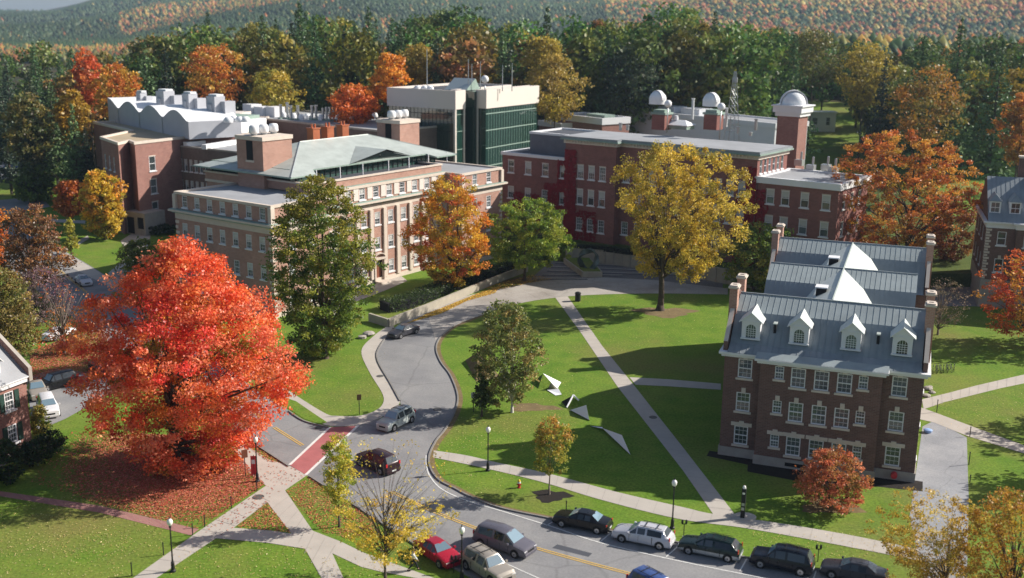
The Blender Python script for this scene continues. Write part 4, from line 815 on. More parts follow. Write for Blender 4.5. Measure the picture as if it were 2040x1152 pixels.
# ---------------------------------------------------------------- far-right hall
def right_hall():
    zc = 12.8; A = G(1968, 441, zc); az = -18.; base = np.array([A[0], A[1], 0.])
    t = thing('dormered_hall', 'brick hall at the right edge with stone quoins, slate-blue roof and small dormers', 'building', base, radians(az)); Wd = 22; Dp = 16
    bm = 'brick_dark'; fp = [(0, 0), (3.9, 0), (3.9, -.7), (Wd, -.7), (Wd, Dp), (0, Dp)]; m = MB()
    zs = (9.4, 5.4); o0 = [(2.1, z, 1.2, 2.0, 'k' if z < 6 else '') for z in zs]; o2 = [(x, z, 1.1, 2.0, 'k' if z < 6 else '') for x in (1.6, 3.1, 6.2, 9.3) for z in zs]
    walls(m, fp, 4.2, zc-.9, bm, {0: o0, 2: o2, 5: [(v, z, 1.0, 2.0, '') for v in (3, 7, 11) for z in zs]}, t); m.build('wall', t)
    m = MB(); m.prism(off(fp, .08), 0, 4.2, 'stone_grey'); m.build('basement', t)
    m = MB(); m.prism(off(fp, .15), zc-.9, zc-.2, 'white_paint'); m.prism(off(fp, .5), zc-.2, zc+.05, 'white_paint'); m.build('cornice', t)
    m = MB()
    for k in range(18): w_ = .7 if k % 2 else .45; m.box(-.05, w_, -.06, w_, 4.3+k*.42, 4.3+k*.42+.3, 'stone'); m.box(-.06, w_, Dp-w_, Dp+.05, 4.3+k*.42, 4.3+k*.42+.3, 'stone')
    m.build('quoins', t)
    r = MB(); zr = zc+5.6; y0, y1 = -.5, Dp+.5; yc = Dp/2
    r.poly([(0, y0, zc), (Wd, y0, zc), (Wd, yc, zr), (0, yc, zr)], 'roof_slate'); r.poly([(Wd, y1, zc), (0, y1, zc), (0, yc, zr), (Wd, yc, zr)], 'roof_slate'); seams(r, (0, y0, zc), (Wd, y0, zc), (Wd, yc, zr), (0, yc, zr), 34, 'roof_slate')
    r.poly([(0, y1, zc), (0, y0, zc), (0, yc, zr)], bm); r.poly([(Wd, y0, zc), (Wd, y1, zc), (Wd, yc, zr)], bm); r.box(5.5, 13, yc-2.2, yc+2.2, zr-.7, zr+.25, 'roof_flat'); r.box(9, 11, yc-.7, yc+.7, zr+.25, zr+.5, 'white_metal'); r.build('roof', t)
    for k, u in enumerate((.9, 3.6, 6.8, 10)):
        q = MB(); v0 = 1.2; z0 = zc+1.1; q.box(u-.75, u-.55, v0, v0+2, z0, z0+1.7, 'white_paint'); q.box(u+.55, u+.75, v0, v0+2, z0, z0+1.7, 'white_paint'); q.box(u-.55, u+.55, v0, v0+2, z0+1.5, z0+1.7, 'white_paint'); q.box(u-.55, u+.55, v0, v0+.3, z0, z0+.12, 'white_paint'); q.box(u-.55, u+.55, v0+.03, v0+.1, z0+.75, z0+.83, 'white_paint'); q.box(u-.02, u+.02, v0+.03, v0+.1, z0+.12, z0+1.5, 'white_paint'); o = q.build('dormer', t)
        g = MB(); g.poly([(u-.55, v0+.15, z0+.1), (u+.55, v0+.15, z0+.1), (u+.55, v0+.15, z0+1.5), (u-.55, v0+.15, z0+1.5)], 'glass_dark'); g.build('pane', o)
        g = MB(); a, b, c, d = (u-.9, v0-.15, z0+1.7), (u+.9, v0-.15, z0+1.7), (u, v0+.6, z0+2.7), (u, v0+3.5, z0+2.7); g.poly([a, c, d, (u-.9, v0+2.2, z0+1.7)], 'roof_slate'); g.poly([c, b, (u+.9, v0+2.2, z0+1.7), d], 'roof_slate'); g.poly([a, b, c], 'roof_slate' if k < 2 else 'white_paint'); g.build('dormer_roof', o)
    q = MB(); q.box(4.4, 5.6, yc+.8, yc+2.0, zr-2, zr+2.8, 'brick_dark'); q.box(4.25, 5.75, yc+.65, yc+2.15, zr+2.8, zr+3.1, 'stone'); q.build('chimney', t)
    return
    q = MB(); walls(q, [(-9.5, 18), (-1, 18), (-1, 26), (-9.5, 26)], 0, 6.5, bm); flat(q, [(-9.5, 18), (-1, 18), (-1, 26), (-9.5, 26)], 6.5, 'roof_dark'); q.build('link_block', t)
right_hall()
# ---------------------------------------------------------------- house at left edge
def left_house():
    A = G(66, 900); az = 68.; base = np.array([A[0], A[1], 0.])
    t = thing('shuttered_house', 'pale-roofed brick house with dark green shutters at the left edge', 'house', base, radians(az))
    # front wall runs from far left-near corner to corner A; local u negative
    L = 14.; D = 9.; ze = 7.5; bm = 'brick_rose'; fp = [(-L, 0), (0, 0), (0, D), (-L, D)]; m = MB()
    ops = [(x, z, 1.05, 1.75, 'm') for x in (L-2.1, L-5.4, L-8.7) for z in (1.7, 4.9)]
    walls(m, fp, .8, ze-.4, 'brick_lab', {0: ops}, t); m.build('wall', t)
    m = MB(); m.prism(off(fp, .08), 0, .8, 'stone_grey'); m.build('plinth', t)
    m = MB()
    for x, z, w_, h, s in ops:
        for sg in (-1, 1): cx = -L+x+sg*(w_/2+.33); m.box(cx-.26, cx+.26, -.07, 0, z, z+h, 'shutter')
    m.build('shutters', t)
    m = MB(); m.prism(off(fp, .3), ze-.4, ze, 'white_paint'); m.prism(off(fp, .42), ze, ze+.12, 'white_paint'); m.build('cornice', t)
    r = MB(); zr = ze+4.2; r.poly([(-L, -.4, ze+.12), (.0, -.4, ze+.12), (.0, D/2, zr), (-L, D/2, zr)], 'roof_flat'); r.poly([(.0, D+.4, ze+.12), (-L, D+.4, ze+.12), (-L, D/2, zr), (0, D/2, zr)], 'roof_flat'); r.build('roof', t)
    g = MB(); pr = [(-.45, ze-.4), (-.45, ze+.9), (D/2, zr+.7), (D+.45, ze+.9), (D+.45, ze-.4)]
    g.poly([(-.0, a, z) for a, z in pr][::-1], 'brick_lab'); g.poly([(.4, a, z) for a, z in pr], 'brick_lab')
    for (a, z), (b, z2) in zip(pr, pr[1:]): g.poly([(0, a, z), (.4, a, z), (.4, b, z2), (0, b, z2)][::-1], 'stone_grey')
    g.build('gable_wall', t)
    for u in (-2.9, -7.2): dormer(t, u, .6, ze+.5, 1.45, 1.5, 1.8)
    q = MB(); q.box(-7.2, -6, -1.3, 0, 0, 3.2, 'shutter'); q.box(-7.3, -5.9, -1.4, 0, 3.2, 3.4, 'white_paint'); q.build('porch', t)
left_house()
# ================================================================ STREET FURNITURE AND SCULPTURE
def lamp_proto():
    t = thing('street_lamp', '', 'street lamp', (0, 0, 0), 0, 'globe street lamps along the paths and road'); m = MB()
    m.lathe([(.22, 0), (.22, .12), (.15, .2), (.13, .75), (.08, .85), (.06, 1.0), (.05, 3.55), (.09, 3.6), (.1, 3.7), (.05, 3.75)], 'black_iron', n=12); m.build('post', t, smooth=False)
    g = MB(); g.lathe([(.08, 0), (.17, .08), (.22, .25), (.2, .42), (.1, .52), (.05, .56)], 'lamp_globe', n=14, z=3.74); g.build('globe', t, smooth=True)
    g = MB(); g.lathe([(.07, 0), (.05, .05), (.02, .18), (.001, .2)], 'black_iron', n=8, z=4.29); g.build('finial', t); return t
L0 = lamp_proto()
LAMPS = [((345, 1139), 'white-globed black street lamp beside the diagonal pavement, bottom left of the photo'), ((513, 960), 'white-globed black street lamp under the red maple, red banner beside it'), ((972, 938), 'white-globed street lamp on the lawn by the bend of the road'),
         ((1339, 1053), 'white-globed street lamp behind the silver wagon parked at the kerb'), ((920, 1156), 'white-globed street lamp between the red car and the tan SUV')]
for i, (p, lb) in enumerate(LAMPS):
    if i == 0: L0.location = tuple(G(*p)); L0['label'] = lb
    else: copy_thing(L0, G(*p), 0, lb)
def thin_post(px, top, label, name='chain_post', cat='post', r=.045, group=None, cap=True):
    p = G(*px); h = T(px[0], top, p); m = MB(); m.lathe([(r, 0), (r, h-.08), (r*1.5, h-.06), (r*1.3, h), (.005, h+.02)], 'black_iron', n=8); return m.build(name, None, loc=p, label=label, cat=cat, group=group)
PG = 'thin black posts edging the lawns'
for px, top, lb in [((263, 1147), 1121, 'short black post on the lawn left of the bottom-left lamp'), ((326, 1106), 1081, 'short black post just up the path from the bottom-left lamp'), ((384, 1066), 1043, 'short black post at the end of the brick path'), ((408, 1050), 1026, 'short black post on leafy grass just above the end of the brick path'),
                    ((461, 1013), 989, 'short black post in fallen red leaves midway up the diagonal pavement'), ((512, 978), 955, 'short black post in red leaves right at the foot of the banner lamp'), ((503, 948), 922, 'short black post beside the red banner'), ((465, 912), 893, 'short black post at the pavement edge under the red maple'), ((433, 889), 868, 'short black post farthest up the street under the red maple'),
                    ((1128, 1018), 998, 'short black post behind the black parked sedan'), ((1866, 822), 796, 'short black post where the two right-hand paths fork'), ((1932, 870), 850, 'short black post at the top corner of the grey ramp'), ((1930, 926), 900, 'leaning dark post halfway down the edge of the grey ramp'), ((1932, 962), 946, 'leaning dark post near the bottom of the grey ramp')]: thin_post(px, top, lb, group=PG)
def sign(px, top, w_, h_, label, mat='steel', rz=0., name='road_sign', post='black_iron'):
    p = G(*px); h = T(px[0], top, p); t = thing(name, label, 'sign', p, rz); m = MB(); m.lathe([(.04, 0), (.04, h)], post, n=8); m.build('post', t); m = MB(); m.box(-w_/2, w_/2, -.09, -.05, h-h_, h+.02, mat); m.build('sign_plate', t); return t
sign((489, 950), 896, .55, .75, 'small brown sign on a post at the pavement edge under the red maple', 'door_wood', .5)
s = sign((716, 826), 786, .45, .6, 'dark no-parking style sign on a post at the bend of the pale sidewalk', 'soil', .2)
s = sign((943, 821), 782, .5, .62, 'white rectangular sign with black figure on a post by the bend of the drive', 'white_paint', .3)
q = MB(); q.box(-.05, .05, -.1, -.091, 2.0, 2.28, 'black_iron'); q.box(-.13, .13, -.1, -.091, 1.86, 1.95, 'black_iron'); q.build('sign_mark', s)
p = G(507, 952); t = thing('banner', 'slim red fabric banner standing next to the lamp under the red maple', 'banner', p); q = MB(); q.tube([(0, 0, 0), (0, 0, 2.2)], .03, 'black_iron'); q.build('pole', t); q = MB(); q.prism([(-.28, -.02), (.22, -.02), (.22, .02), (-.28, .02)], .3, 2.1, 'sign_red'); q.box(-.2, .12, -.03, .03, 1.35, 1.75, 'white_paint'); q.build('cloth', t)
def meter(px, label):
    p = G(*px); t = thing('parking_meter', label, 'parking meter', p, 0, 'parking meters at the kerb'); m = MB(); m.lathe([(.035, 0), (.035, 1.05)], 'black_iron', n=7); m.box(-.2, .2, -.03, .03, 1.02, 1.08, 'black_iron'); m.build('post', t)
    for s_ in (-1, 1): q = MB(); q.lathe([(.06, 0), (.09, .06), (.09, .25), (.06, .33), (.01, .35)], 'black_iron', (s_*.16, 0), 8, 1.08); q.build('meter_head', t)
meter((1362, 1068), 'twin parking meter just right of the lamp by the silver wagon'); meter((1629, 1119), 'twin parking meter on the verge above the gap between the dark SUV and dark sedan'); meter((904, 1141), 'parking meter standing in front of the red car')
# fire hydrant
p = G(1034, 972); t = thing('fire_hydrant', 'small red and white fire hydrant with yellow cap on shaded lawn', 'hydrant', p); m = MB(); m.lathe([(.16, 0), (.16, .06), (.12, .08), (.12, .42), (.15, .45)], 'hydrant_red', n=10); m.tube([(-.22, 0, .32), (.22, 0, .32)], .06, 'hydrant_red'); m.build('barrel', t); m = MB(); m.lathe([(.15, .45), (.15, .56), (.13, .6)], 'white_paint', n=10); m.build('collar', t); m = MB(); m.lathe([(.14, .6), (.1, .74), (.03, .8)], 'hydrant_yellow', n=10); m.build('cap', t)
# litter bin
p = G(1151, 600); t = thing('litter_bin', 'black cylindrical litter bin at the top of the diagonal path', 'bin', p); m = MB(); m.lathe([(.38, 0), (.42, .08), (.42, 1.15)], 'black_iron', n=14); m.build('drum', t); m = MB(); m.lathe([(.46, 1.15), (.46, 1.28), (.2, 1.42), (.05, 1.45)], 'black_iron', n=14); m.build('lid', t)
# emergency phone pillar
p = G(1479, 1032); t = thing('emergency_phone', 'tall black emergency phone pillar with a glowing amber lamp on a concrete pad', 'phone pillar', p, radians(-20)); m = MB(); m.box(-.17, .17, -.15, .15, .06, 2.65, 'black_iron'); m.build('pillar', t)
m = MB(); m.lathe([(.13, 0), (.15, .05), (.12, .22), (.02, .26)], 'lamp_globe', n=10, z=2.65); m.build('beacon', t, smooth=True); m = MB(); m.box(-.1, .1, -.165, -.15, 2.18, 2.34, 'lamp_globe'); m.build('lamp_panel', t); m = MB(); m.box(-.12, .12, -.17, -.15, .75, 1.0, 'steel'); m.box(-.12, .12, -.17, -.15, 1.15, 1.4, 'steel'); m.build('call_panel', t)
mb = MB(); c = G(1484, 1030); mb.prism([(c[0]+.95*cos(a*pi/9), c[1]+.8*sin(a*pi/9)) for a in range(18)], 0, .06, 'sidewalk'); mb.build('concrete_pad', kind='structure')
# manholes
mh = MB(); 
for px, py, r in ((757, 750, .42), (871, 816, .45), (1301, 832, .42), (515, 991, .5), (635, 853, .4)): c = G(px, py); mh2 = MB(); mh2.lathe([(r, 0), (r*.98, .05), (r*.8, .052), (r*.78, .045)], 'manhole', n=18); mh2.build('manhole_cover', None, loc=(c[0], c[1], 0.01), label={757: 'round iron cover in the pale sidewalk by the drive', 871: 'round iron cover in the asphalt of the drive', 1301: 'round iron cover in the diagonal path across the lawn', 515: 'round iron cover at the junction of pavements left of the crosswalk', 635: 'small iron drain at the kerb above the crosswalk'}[px], cat='manhole cover')
# ring sculpture on plinth
a, b, c_, d_ = G(1160, 553, 0), G(1200, 553, 0), G(1182, 533, 0), G(1133, 531, 0)
base = (a+b)/2; t = thing('grass_plinth', 'low concrete plinth with a turf top carrying the ring sculpture', 'plinth', (0, 0, 0)); fp = [tuple(a[:2]), tuple(b[:2]), (b[0]-1.3, b[1]+10.5), (a[0]-2.6, a[1]+10.5)]
m = MB(); m.prism(fp, 0, .95, 'concrete_wall'); m.build('plinth_wall', t); m = MB(); m.prism(off(fp, -.25), .9, 1.05, 'grass'); m.build('turf', t)
c = G(1171, 534, 1.05); cx, cy = c[0], c[1]; n = 60; m = MB(); V = []
for k in range(n):
    a_ = 2*pi*k/n; tw = a_*1.5+.6; r0 = 1.5+.1*sin(3*a_); cc = Vector((cx+r0*cos(a_)*.93, cy+.5*sin(2*a_), 1.05+1.4+r0*1.02*sin(a_)))
    rad = Vector((cos(a_), 0, sin(a_))); ax = Vector((0, 1, 0)); w_ = .42; e = (rad*cos(tw)+ax*sin(tw))*w_; f = (rad*-sin(tw)+ax*cos(tw))*.16
    V.append([cc-e-f, cc+e-f, cc+e+f, cc-e+f])
for k in range(n):
    A_, B_ = V[k], V[(k+1) % n]
    if k == n-1: B_ = [B_[(j+2) % 4] for j in range(4)]; 
    for j in range(4): m.poly([A_[j], A_[(j+1) % 4], B_[(j+1) % 4], B_[j]], 'bronze')
m.build('ring_sculpture', None, label='twisted bronze ring sculpture standing on the turf-topped plinth', cat='sculpture', smooth=False)
# white triangular earthwork sculpture: one plate or mound each
def hull(pts, faces, mats, name, label, cat='sculpture', group=None):
    m = MB()
    for f, mt in zip(faces, mats): m.poly([pts[i] for i in f], mt)
    return m.build(name, None, label=label, cat=cat, group=group)
SG = 'white steel and turf pieces of the lawn sculpture'
def plate(px, zs, label):
    P = [G(*q, z) for q, z in zip(px, zs)]; cen = sum(P)/len(P); m = MB(); top = [tuple(p) for p in P]; bot = [(p[0]+.05, p[1]+.12, -.02) for p in P]
    m.poly(top, 'white_steel'); n = len(P)
    for i in range(n): j = (i+1) % n; m.poly([bot[i], bot[j], top[j], top[i]], 'grass')
    return m.build('sculpture_plate', None, label=label, cat='sculpture', group=SG)
plate([(1136, 817), (1174, 837), (1168, 807)], [.1, .1, 1.1], 'white steel triangle on the shaded lawn, middle piece of the sculpture')
plate([(1200, 853), (1256, 906), (1239, 867)], [.25, .1, 1.0], 'long pointed white steel triangle, nearest piece of the lawn sculpture')
plate([(1176, 849), (1201, 854), (1200, 851)], [.05, .3, .35], 'thin white sliver leading into the long pointed triangle')
plate([(1090, 777), (1107, 788), (1119, 786), (1113, 775)], [.08, .05, .08, .3], 'small bright sunlit white plate at the foot of the grey curved mound')
def mound(bpx, apx, az_, mats, label, name='grass_mound'):
    B_ = [G(*q) for q in bpx]; A_ = G(*apx, az_); m = MB(); n = len(B_)
    for i in range(n): m.poly([tuple(B_[i]), tuple(B_[(i+1) % n]), tuple(A_)], mats[i % len(mats)])
    return m.build(name, None, label=label, cat='sculpture', group=SG)
mound([(1072, 775), (1110, 775), (1118, 762), (1078, 748)], (1082, 744), 1.0, ['grass', 'white_steel', 'grass', 'grass'], 'dark turf mound edged with a thin white blade, by the birch')
B_ = [G(1092, 773), G(1113, 776), G(1108, 768), G(1100, 760)]; A_ = G(1098, 762, .9); m = MB()
for k in range(8):
    f0, f1 = k/8, (k+1)/8; p = B_[0]*(1-f0)+B_[1]*f0+np.array([0, -.45*sin(pi*f0), 0]); q = B_[0]*(1-f1)+B_[1]*f1+np.array([0, -.45*sin(pi*f1), 0]); m.poly([tuple(p), tuple(q), tuple(A_)], 'stone_grey')
m.poly([tuple(B_[1]), tuple(B_[2]), tuple(A_)], 'white_steel'); m.build('curved_mound', None, label='grey curved shell of the sculpture behind the small bright plate', cat='sculpture', group=SG)
mound([(1129, 813), (1162, 806), (1152, 798), (1119, 800)], (1143, 787), .9, ['grass', 'grass', 'grass', 'mulch'], 'small turf pyramid with a white chevron on its peak')  # left turf face coloured near-black to stand for its shade
m = MB(); P = [G(1129, 812, .05), G(1142, 787, .98), G(1153, 798, .5)]
for a, b in zip(P, P[1:]): m.tube([tuple(a), tuple(b)], .09, 'white_steel', 5)
m.build('chevron', None, label='white chevron edging on top of the small turf pyramid', cat='sculpture', group=SG)
mound([(948, 760), (998, 752), (985, 700), (927, 718)], (952, 701), 1.3, ['soil', 'grass', 'grass', 'soil'], 'large turf wedge, two sides toned brown for shade, mostly hidden behind the birch')  # brown faces are turf too, their shade put into the colour
# bicycles in the rack by the hall
def bike(loc, rz, lb):
    t = thing('bicycle', lb, 'bicycle', loc, rz, 'bicycles crowded in the rack beside the dormered hall')
    for x in (-.5, .5):
        m = MB(); pts = [(x+.33*cos(a*pi/8), 0, .34+.33*sin(a*pi/8)) for a in range(17)]; m.tube(pts, .022, 'tyre', 4, cap=False); m.build('wheel', t)
    m = MB(); 
    for a, b in (((-.5, 0, .34), (-.1, 0, .32)), ((-.1, 0, .32), (-.2, 0, .8)), ((-.2, 0, .8), (.35, 0, .8)), ((.35, 0, .8), (-.1, 0, .32)), ((.5, 0, .34), (.32, 0, .95)), ((-.5, 0, .34), (-.2, 0, .8))): m.tube([a, b], .022, 'steel', 4)
    m.build('frame', t); m = MB(); m.box(-.32, -.1, -.06, .06, .84, .9, 'black_iron'); m.build('saddle', t); m = MB(); m.tube([(.3, -.25, 1.0), (.32, 0, .97), (.3, .25, 1.0)], .02, 'black_iron', 4); m.build('handlebar', t)
for k in range(7): p = G(1858+k*7, 742-k*.5); bike(p, 1.2+.15*(k % 3), 'bicycle parked in the crowded rack on the grass right of the dormered hall')
p = G(1848, 862); m = MB(); m.lathe([(.0, 0), (.32, .01), (.45, .3), (.42, .33), (.01, .36)], 'blue_plastic', n=12); m.build('blue_tub', None, loc=p, label='pale blue tub at the head of the grey ramp', cat='tub', smooth=True)
for k, (x, y, r) in enumerate([(1848, 776, .55), (1857, 783, .4), (1845, 790, .5), (1853, 772, .35), (735, 668, .8), (722, 674, .6)]):
    p = G(x, y); m = MB(); rr = random.Random(k); n = 8; prof = [(r*sin(pi*i/6)*rr.uniform(.85, 1.1), r*.6*(1-cos(pi*i/6))*rr.uniform(.9, 1.05)*.7) for i in range(7)]; m.lathe(prof, 'stone_grey', n=n); m.build('boulder', None, loc=(p[0], p[1], -.08), label=['largest grey boulder at the right wall of the dormered hall', 'grey boulder nearest the path at the right wall of the dormered hall', 'lowest grey boulder in the pile by the dormered hall', 'small boulder at the top of the pile by the dormered hall', 'larger grey rock in the planting by the tall green tree', 'smaller grey rock in the planting by the tall green tree'][k], cat='rock', group='boulders beside the dormered hall' if k < 4 else 'rocks by the tall green tree')
# ================================================================ VEHICLES
PAINT = {}
def paint(name, col, rough=.28):
    m, t, b = nodes(name); b.inputs['Base Color'].default_value = (*col, 1); b.inputs['Roughness'].default_value = rough; b.inputs['Metallic'].default_value = .1; b.inputs['Specular IOR Level'].default_value = .35; b.inputs['Coat Weight'].default_value = .3; b.inputs['Coat Roughness'].default_value = .08
    tc = N(t, 'ShaderNodeTexCoord'); n = N(t, 'ShaderNodeTexNoise', i_Scale=3., i_Detail=5.); t.links.new(tc.outputs['Object'], n.inputs['Vector']); r = N(t, 'ShaderNodeMapRange', i_To_Min=rough*.7, i_To_Max=rough*1.5); t.links.new(n.outputs[0], r.inputs[0]); t.links.new(r.outputs[0], b.inputs['Roughness'])
paint('p_black', (.006, .006, .008)); paint('p_navy', (.006, .009, .018)); paint('p_green', (.006, .02, .018)); paint('p_silver', (.52, .52, .56)); paint('p_white', (.72, .72, .74)); paint('p_red', (.34, .012, .03)); paint('p_tan', (.30, .27, .235)); paint('p_grey', (.11, .105, .13)); paint('p_charcoal', (.05, .05, .06)); paint('p_maroon', (.03, .012, .018)); paint('p_blue', (.05, .09, .25)); paint('p_lightsilver', (.42, .46, .45))
# profile: x fraction (rear 0 - front 1), shoulder z, roof z, roof half width factor
PROF = {
 'sedan': (4.75, 1.80, [(0, .62, .64, .80), (.025, .86, .90, .80), (.17, .92, .98, .76), (.30, .95, 1.38, .62), (.42, .95, 1.43, .62), (.55, .94, 1.41, .62), (.71, .92, .96, .74), (.93, .76, .82, .74), (.985, .66, .70, .7), (1, .52, .54, .66)], (2, 3), (5, 6), (3, 6)),
 'wagon': (4.80, 1.82, [(0, .66, .68, .80), (.02, .92, .96, .78), (.06, .95, 1.05, .76), (.13, .96, 1.46, .64), (.42, .96, 1.52, .64), (.57, .95, 1.47, .63), (.72, .93, .97, .74), (.93, .79, .85, .74), (.985, .68, .72, .7), (1, .54, .56, .66)], (2, 3), (5, 6), (3, 6)),
 'suv': (4.65, 1.88, [(0, .70, .72, .82), (.015, 1.02, 1.05, .8), (.035, 1.04, 1.12, .8), (.10, 1.05, 1.68, .68), (.42, 1.05, 1.74, .68), (.60, 1.04, 1.68, .67), (.72, 1.02, 1.07, .76), (.94, .93, 1.0, .76), (.985, .80, .84, .72), (1, .6, .62, .7)], (2, 3), (5, 6), (3, 6)),
 'minivan': (5.0, 1.94, [(0, .70, .72, .82), (.015, 1.0, 1.04, .8), (.03, 1.02, 1.1, .8), (.09, 1.03, 1.66, .68), (.40, 1.03, 1.76, .7), (.60, 1.0, 1.66, .67), (.78, .96, 1.02, .76), (.94, .82, .88, .74), (.985, .70, .74, .7), (1, .56, .58, .66)], (2, 3), (5, 6), (3, 6)),
 'pickup': (5.2, 1.9, [(0, .70, .72, .82), (.015, .98, .99, .86), (.10, .98, .99, .86), (.40, .99, 1.0, .86), (.45, 1.03, 1.68, .68), (.58, 1.03, 1.7, .68), (.70, 1.0, 1.06, .76), (.94, .9, .96, .76), (.985, .8, .84, .72), (1, .6, .62, .7)], (3, 4), (5, 6), (4, 6)),
}
def car(kind, pm, px, hd, label, rack=False, z=0., trim=None, s=1.):
    """px: photo pixel of the ground under the car's middle; hd: heading in degrees of the car's nose in world plan"""
    L, W, pr, rearg, frontg, side = PROF[kind]; L *= s; hw = W/2; c = G(*px, z)
    t = thing({'sedan': 'parked_car', 'wagon': 'station_wagon', 'suv': 'sport_utility_vehicle', 'minivan': 'minivan', 'pickup': 'pickup_truck'}[kind], label, 'car' if kind != 'pickup' else 'pickup', c, radians(hd))
    def ringp(i):
        f, zs, zr, wr = pr[i]; x = (f-.5)*L; e = hw*(1-.16*max(0, (abs(f-.5)-.36)/.14)**2)
        crown = .03 if zr-zs > .2 else .02; rw = e*wr if zr-zs > .2 else e*.86
        half = [(0, .2), (e*.86, .2), (e*.985, .32), (e, .62*min(1, zs)), (e*.955, zs), (rw, zr-(.05 if zr-zs > .2 else .01)), (rw*.82, zr+crown*.5), (0, zr+crown)]
        return [(x, y, z_) for y, z_ in half]+[(x, -y, z_) for y, z_ in half[-2:0:-1]]
    rg = [ringp(i) for i in range(len(pr))]; b = MB(); n = len(rg[0]); gl = []; sides = {1: [], -1: []}
    for i in range(len(rg)-1):
        for k in range(n):
            k2 = (k+1) % n; q = [rg[i][k], rg[i][k2], rg[i+1][k2], rg[i+1][k]]
            mt = pm
            if trim and k in (1, 2, n-2, n-3): mt = trim
            b.poly(q[::-1], mt)
            if k == 4 and side[0] <= i < side[1]: sides[1].append(q[::-1])
            if k == n-5 and side[0] <= i < side[1]: sides[-1].append(q[::-1])
    b.poly(rg[0], pm); b.poly(rg[-1][::-1], pm); bo = b.build('body', t, smooth=False)
    me = bo.data; me.polygons.foreach_set('use_smooth', [True]*len(me.polygons))
    bm_ = __import__('bmesh').new(); bm_.from_mesh(me); __import__('bmesh').ops.remove_doubles(bm_, verts=bm_.verts, dist=.002); __import__('bmesh').ops.recalc_face_normals(bm_, faces=bm_.faces)
    for e_ in bm_.edges:
        if len(e_.link_faces) == 2 and e_.calc_face_angle(0) > .5: e_.smooth = False
    bm_.to_mesh(me); bm_.free()
    def inset(q, k=.9, o=.012):
        q = [Vector(p) for p in q]; cc = sum(q, Vector())/len(q); nn = (q[1]-q[0]).cross(q[-1]-q[0]).normalized()
        if nn.dot(cc-Vector((0, 0, .9))) < 0: nn = -nn
        return [tuple(cc+(p-cc)*k+nn*o) for p in q]
    for s_ in (1, -1):
        for q in sides[s_]: g = MB(); g.poly(inset(q, .84), 'car_glass'); g.build('side_window', t)
    for nm, (i, j) in (('rear_window', rearg), ('windscreen', frontg)):
        q = [rg[i][5], rg[i][n-5], rg[j][n-5], rg[j][5]]; q = [(p[0], p[1]*.97, p[2]+.03) for p in q]; g = MB(); g.poly(inset(q, .9, .035), 'sky_tint_glass' if nm == 'windscreen' or pm in ('p_tan', 'p_black') else 'car_glass'); g.build(nm, t)
    wr = .36 if kind in ('suv', 'pickup') else .325
    for fx in (.175, .815):
        for s_ in (1, -1):
            x = (fx-.5)*L; tyre = MB(); y0, y1 = s_*(hw-.2), s_*(hw+.015)
            tyre.tube([(x, y0, wr), (x, y1, wr)], wr, 'tyre', 16); w_ = tyre.build('wheel', t); rm = MB(); rm.tube([(x, y1-s_*.02, wr), (x, y1+s_*.012, wr)], wr*.62, 'rim', 12); rm.tube([(x, y1, wr), (x, y1+s_*.02, wr)], wr*.16, 'tyre', 8); rm.build('rim', w_)
            ar = MB(); ar.tube([(x, s_*(hw-.15), wr+.02), (x, s_*(hw+.004), wr+.02)], wr*1.17, 'dark_void', 16); ar.build('wheel_arch', t)
    zf, zb = pr[-2][1], pr[1][1]
    for s_ in (1, -1):
        q = MB(); q.box(L*.462, L*.492, min(s_*hw*.5, s_*hw*.84), max(s_*hw*.5, s_*hw*.84), zf-.14, zf+.01, 'light_clear'); q.build('headlight', t)
        q = MB(); hgt = .13 if kind == 'sedan' else .3; q.box(-L*.492, -L*.478, min(s_*hw*.72, s_*hw*.9), max(s_*hw*.72, s_*hw*.9), zb-.12, zb-.12+hgt, 'light_red'); q.build('tail_light', t)
        q = MB(); q.box(L*.185, L*.185+.14, min(s_*hw*.98, s_*(hw+.16)), max(s_*hw*.98, s_*(hw+.16)), pr[6][1]+.02, pr[6][1]+.15, pm); q.build('wing_mirror', t)
    q = MB(); q.box(L*.478, L*.502, -hw*.42, hw*.42, .5, .66, 'black_iron'); q.build('grille', t)
    q = MB(); q.box(L*.47, L*.508, -hw*.8, hw*.8, .28, .44, trim or pm); q.build('bumper', t); q = MB(); q.box(-L*.51, -L*.47, -hw*.84, hw*.84, .34, .54, trim or pm); q.build('bumper', t)
    q = MB(); q.box(-L*.514, -L*.508, -.24, .24, .4, .52, 'plate'); q.build('number_plate', t)
    q = MB(); q.box(-L*.2, -L*.19, -hw-.004, hw+.004, .38, .9, 'dark_void'); q.box(L*.035, L*.038, -hw-.004, hw+.004, .38, .9, 'dark_void'); q.box(L*.19, L*.193, -hw-.004, hw+.004, .38, .86, 'dark_void'); q.build('door_seams', t)
    if rack:
        zt = pr[4][2]+.06
        for s_ in (1, -1): q = MB(); q.tube([(-L*.33, s_*hw*.52, zt), (L*.03, s_*hw*.52, zt)], .025, 'black_iron', 5); q.build('roof_rail', t)
        for x in (-L*.25, -L*.05): q = MB(); q.box(x-.03, x+.03, -hw*.52, hw*.52, zt, zt+.03, 'black_iron'); q.build('cross_bar', t)
    if kind == 'pickup': q = MB(); q.box(-L*.47, -L*.1, -hw*.8, hw*.8, .99, 1.005+.02, 'dark_void'); q.build('load_bed', t)
    return t
def hd(a, b): d = G(*b)-G(*a); return degrees(atan2(d[1], d[0]))
far_dir = hd((1460, 1107), (1105, 1036)); near_dir = hd((700, 1003), (870, 1112))
car('sedan', 'p_black', (1160, 1049), far_dir, 'glossy black four-door sedan parked first in the row, farthest up the street')
car('wagon', 'p_silver', (1281, 1079), far_dir, 'silver station wagon with roof rails parked beside the lamp post', rack=True)
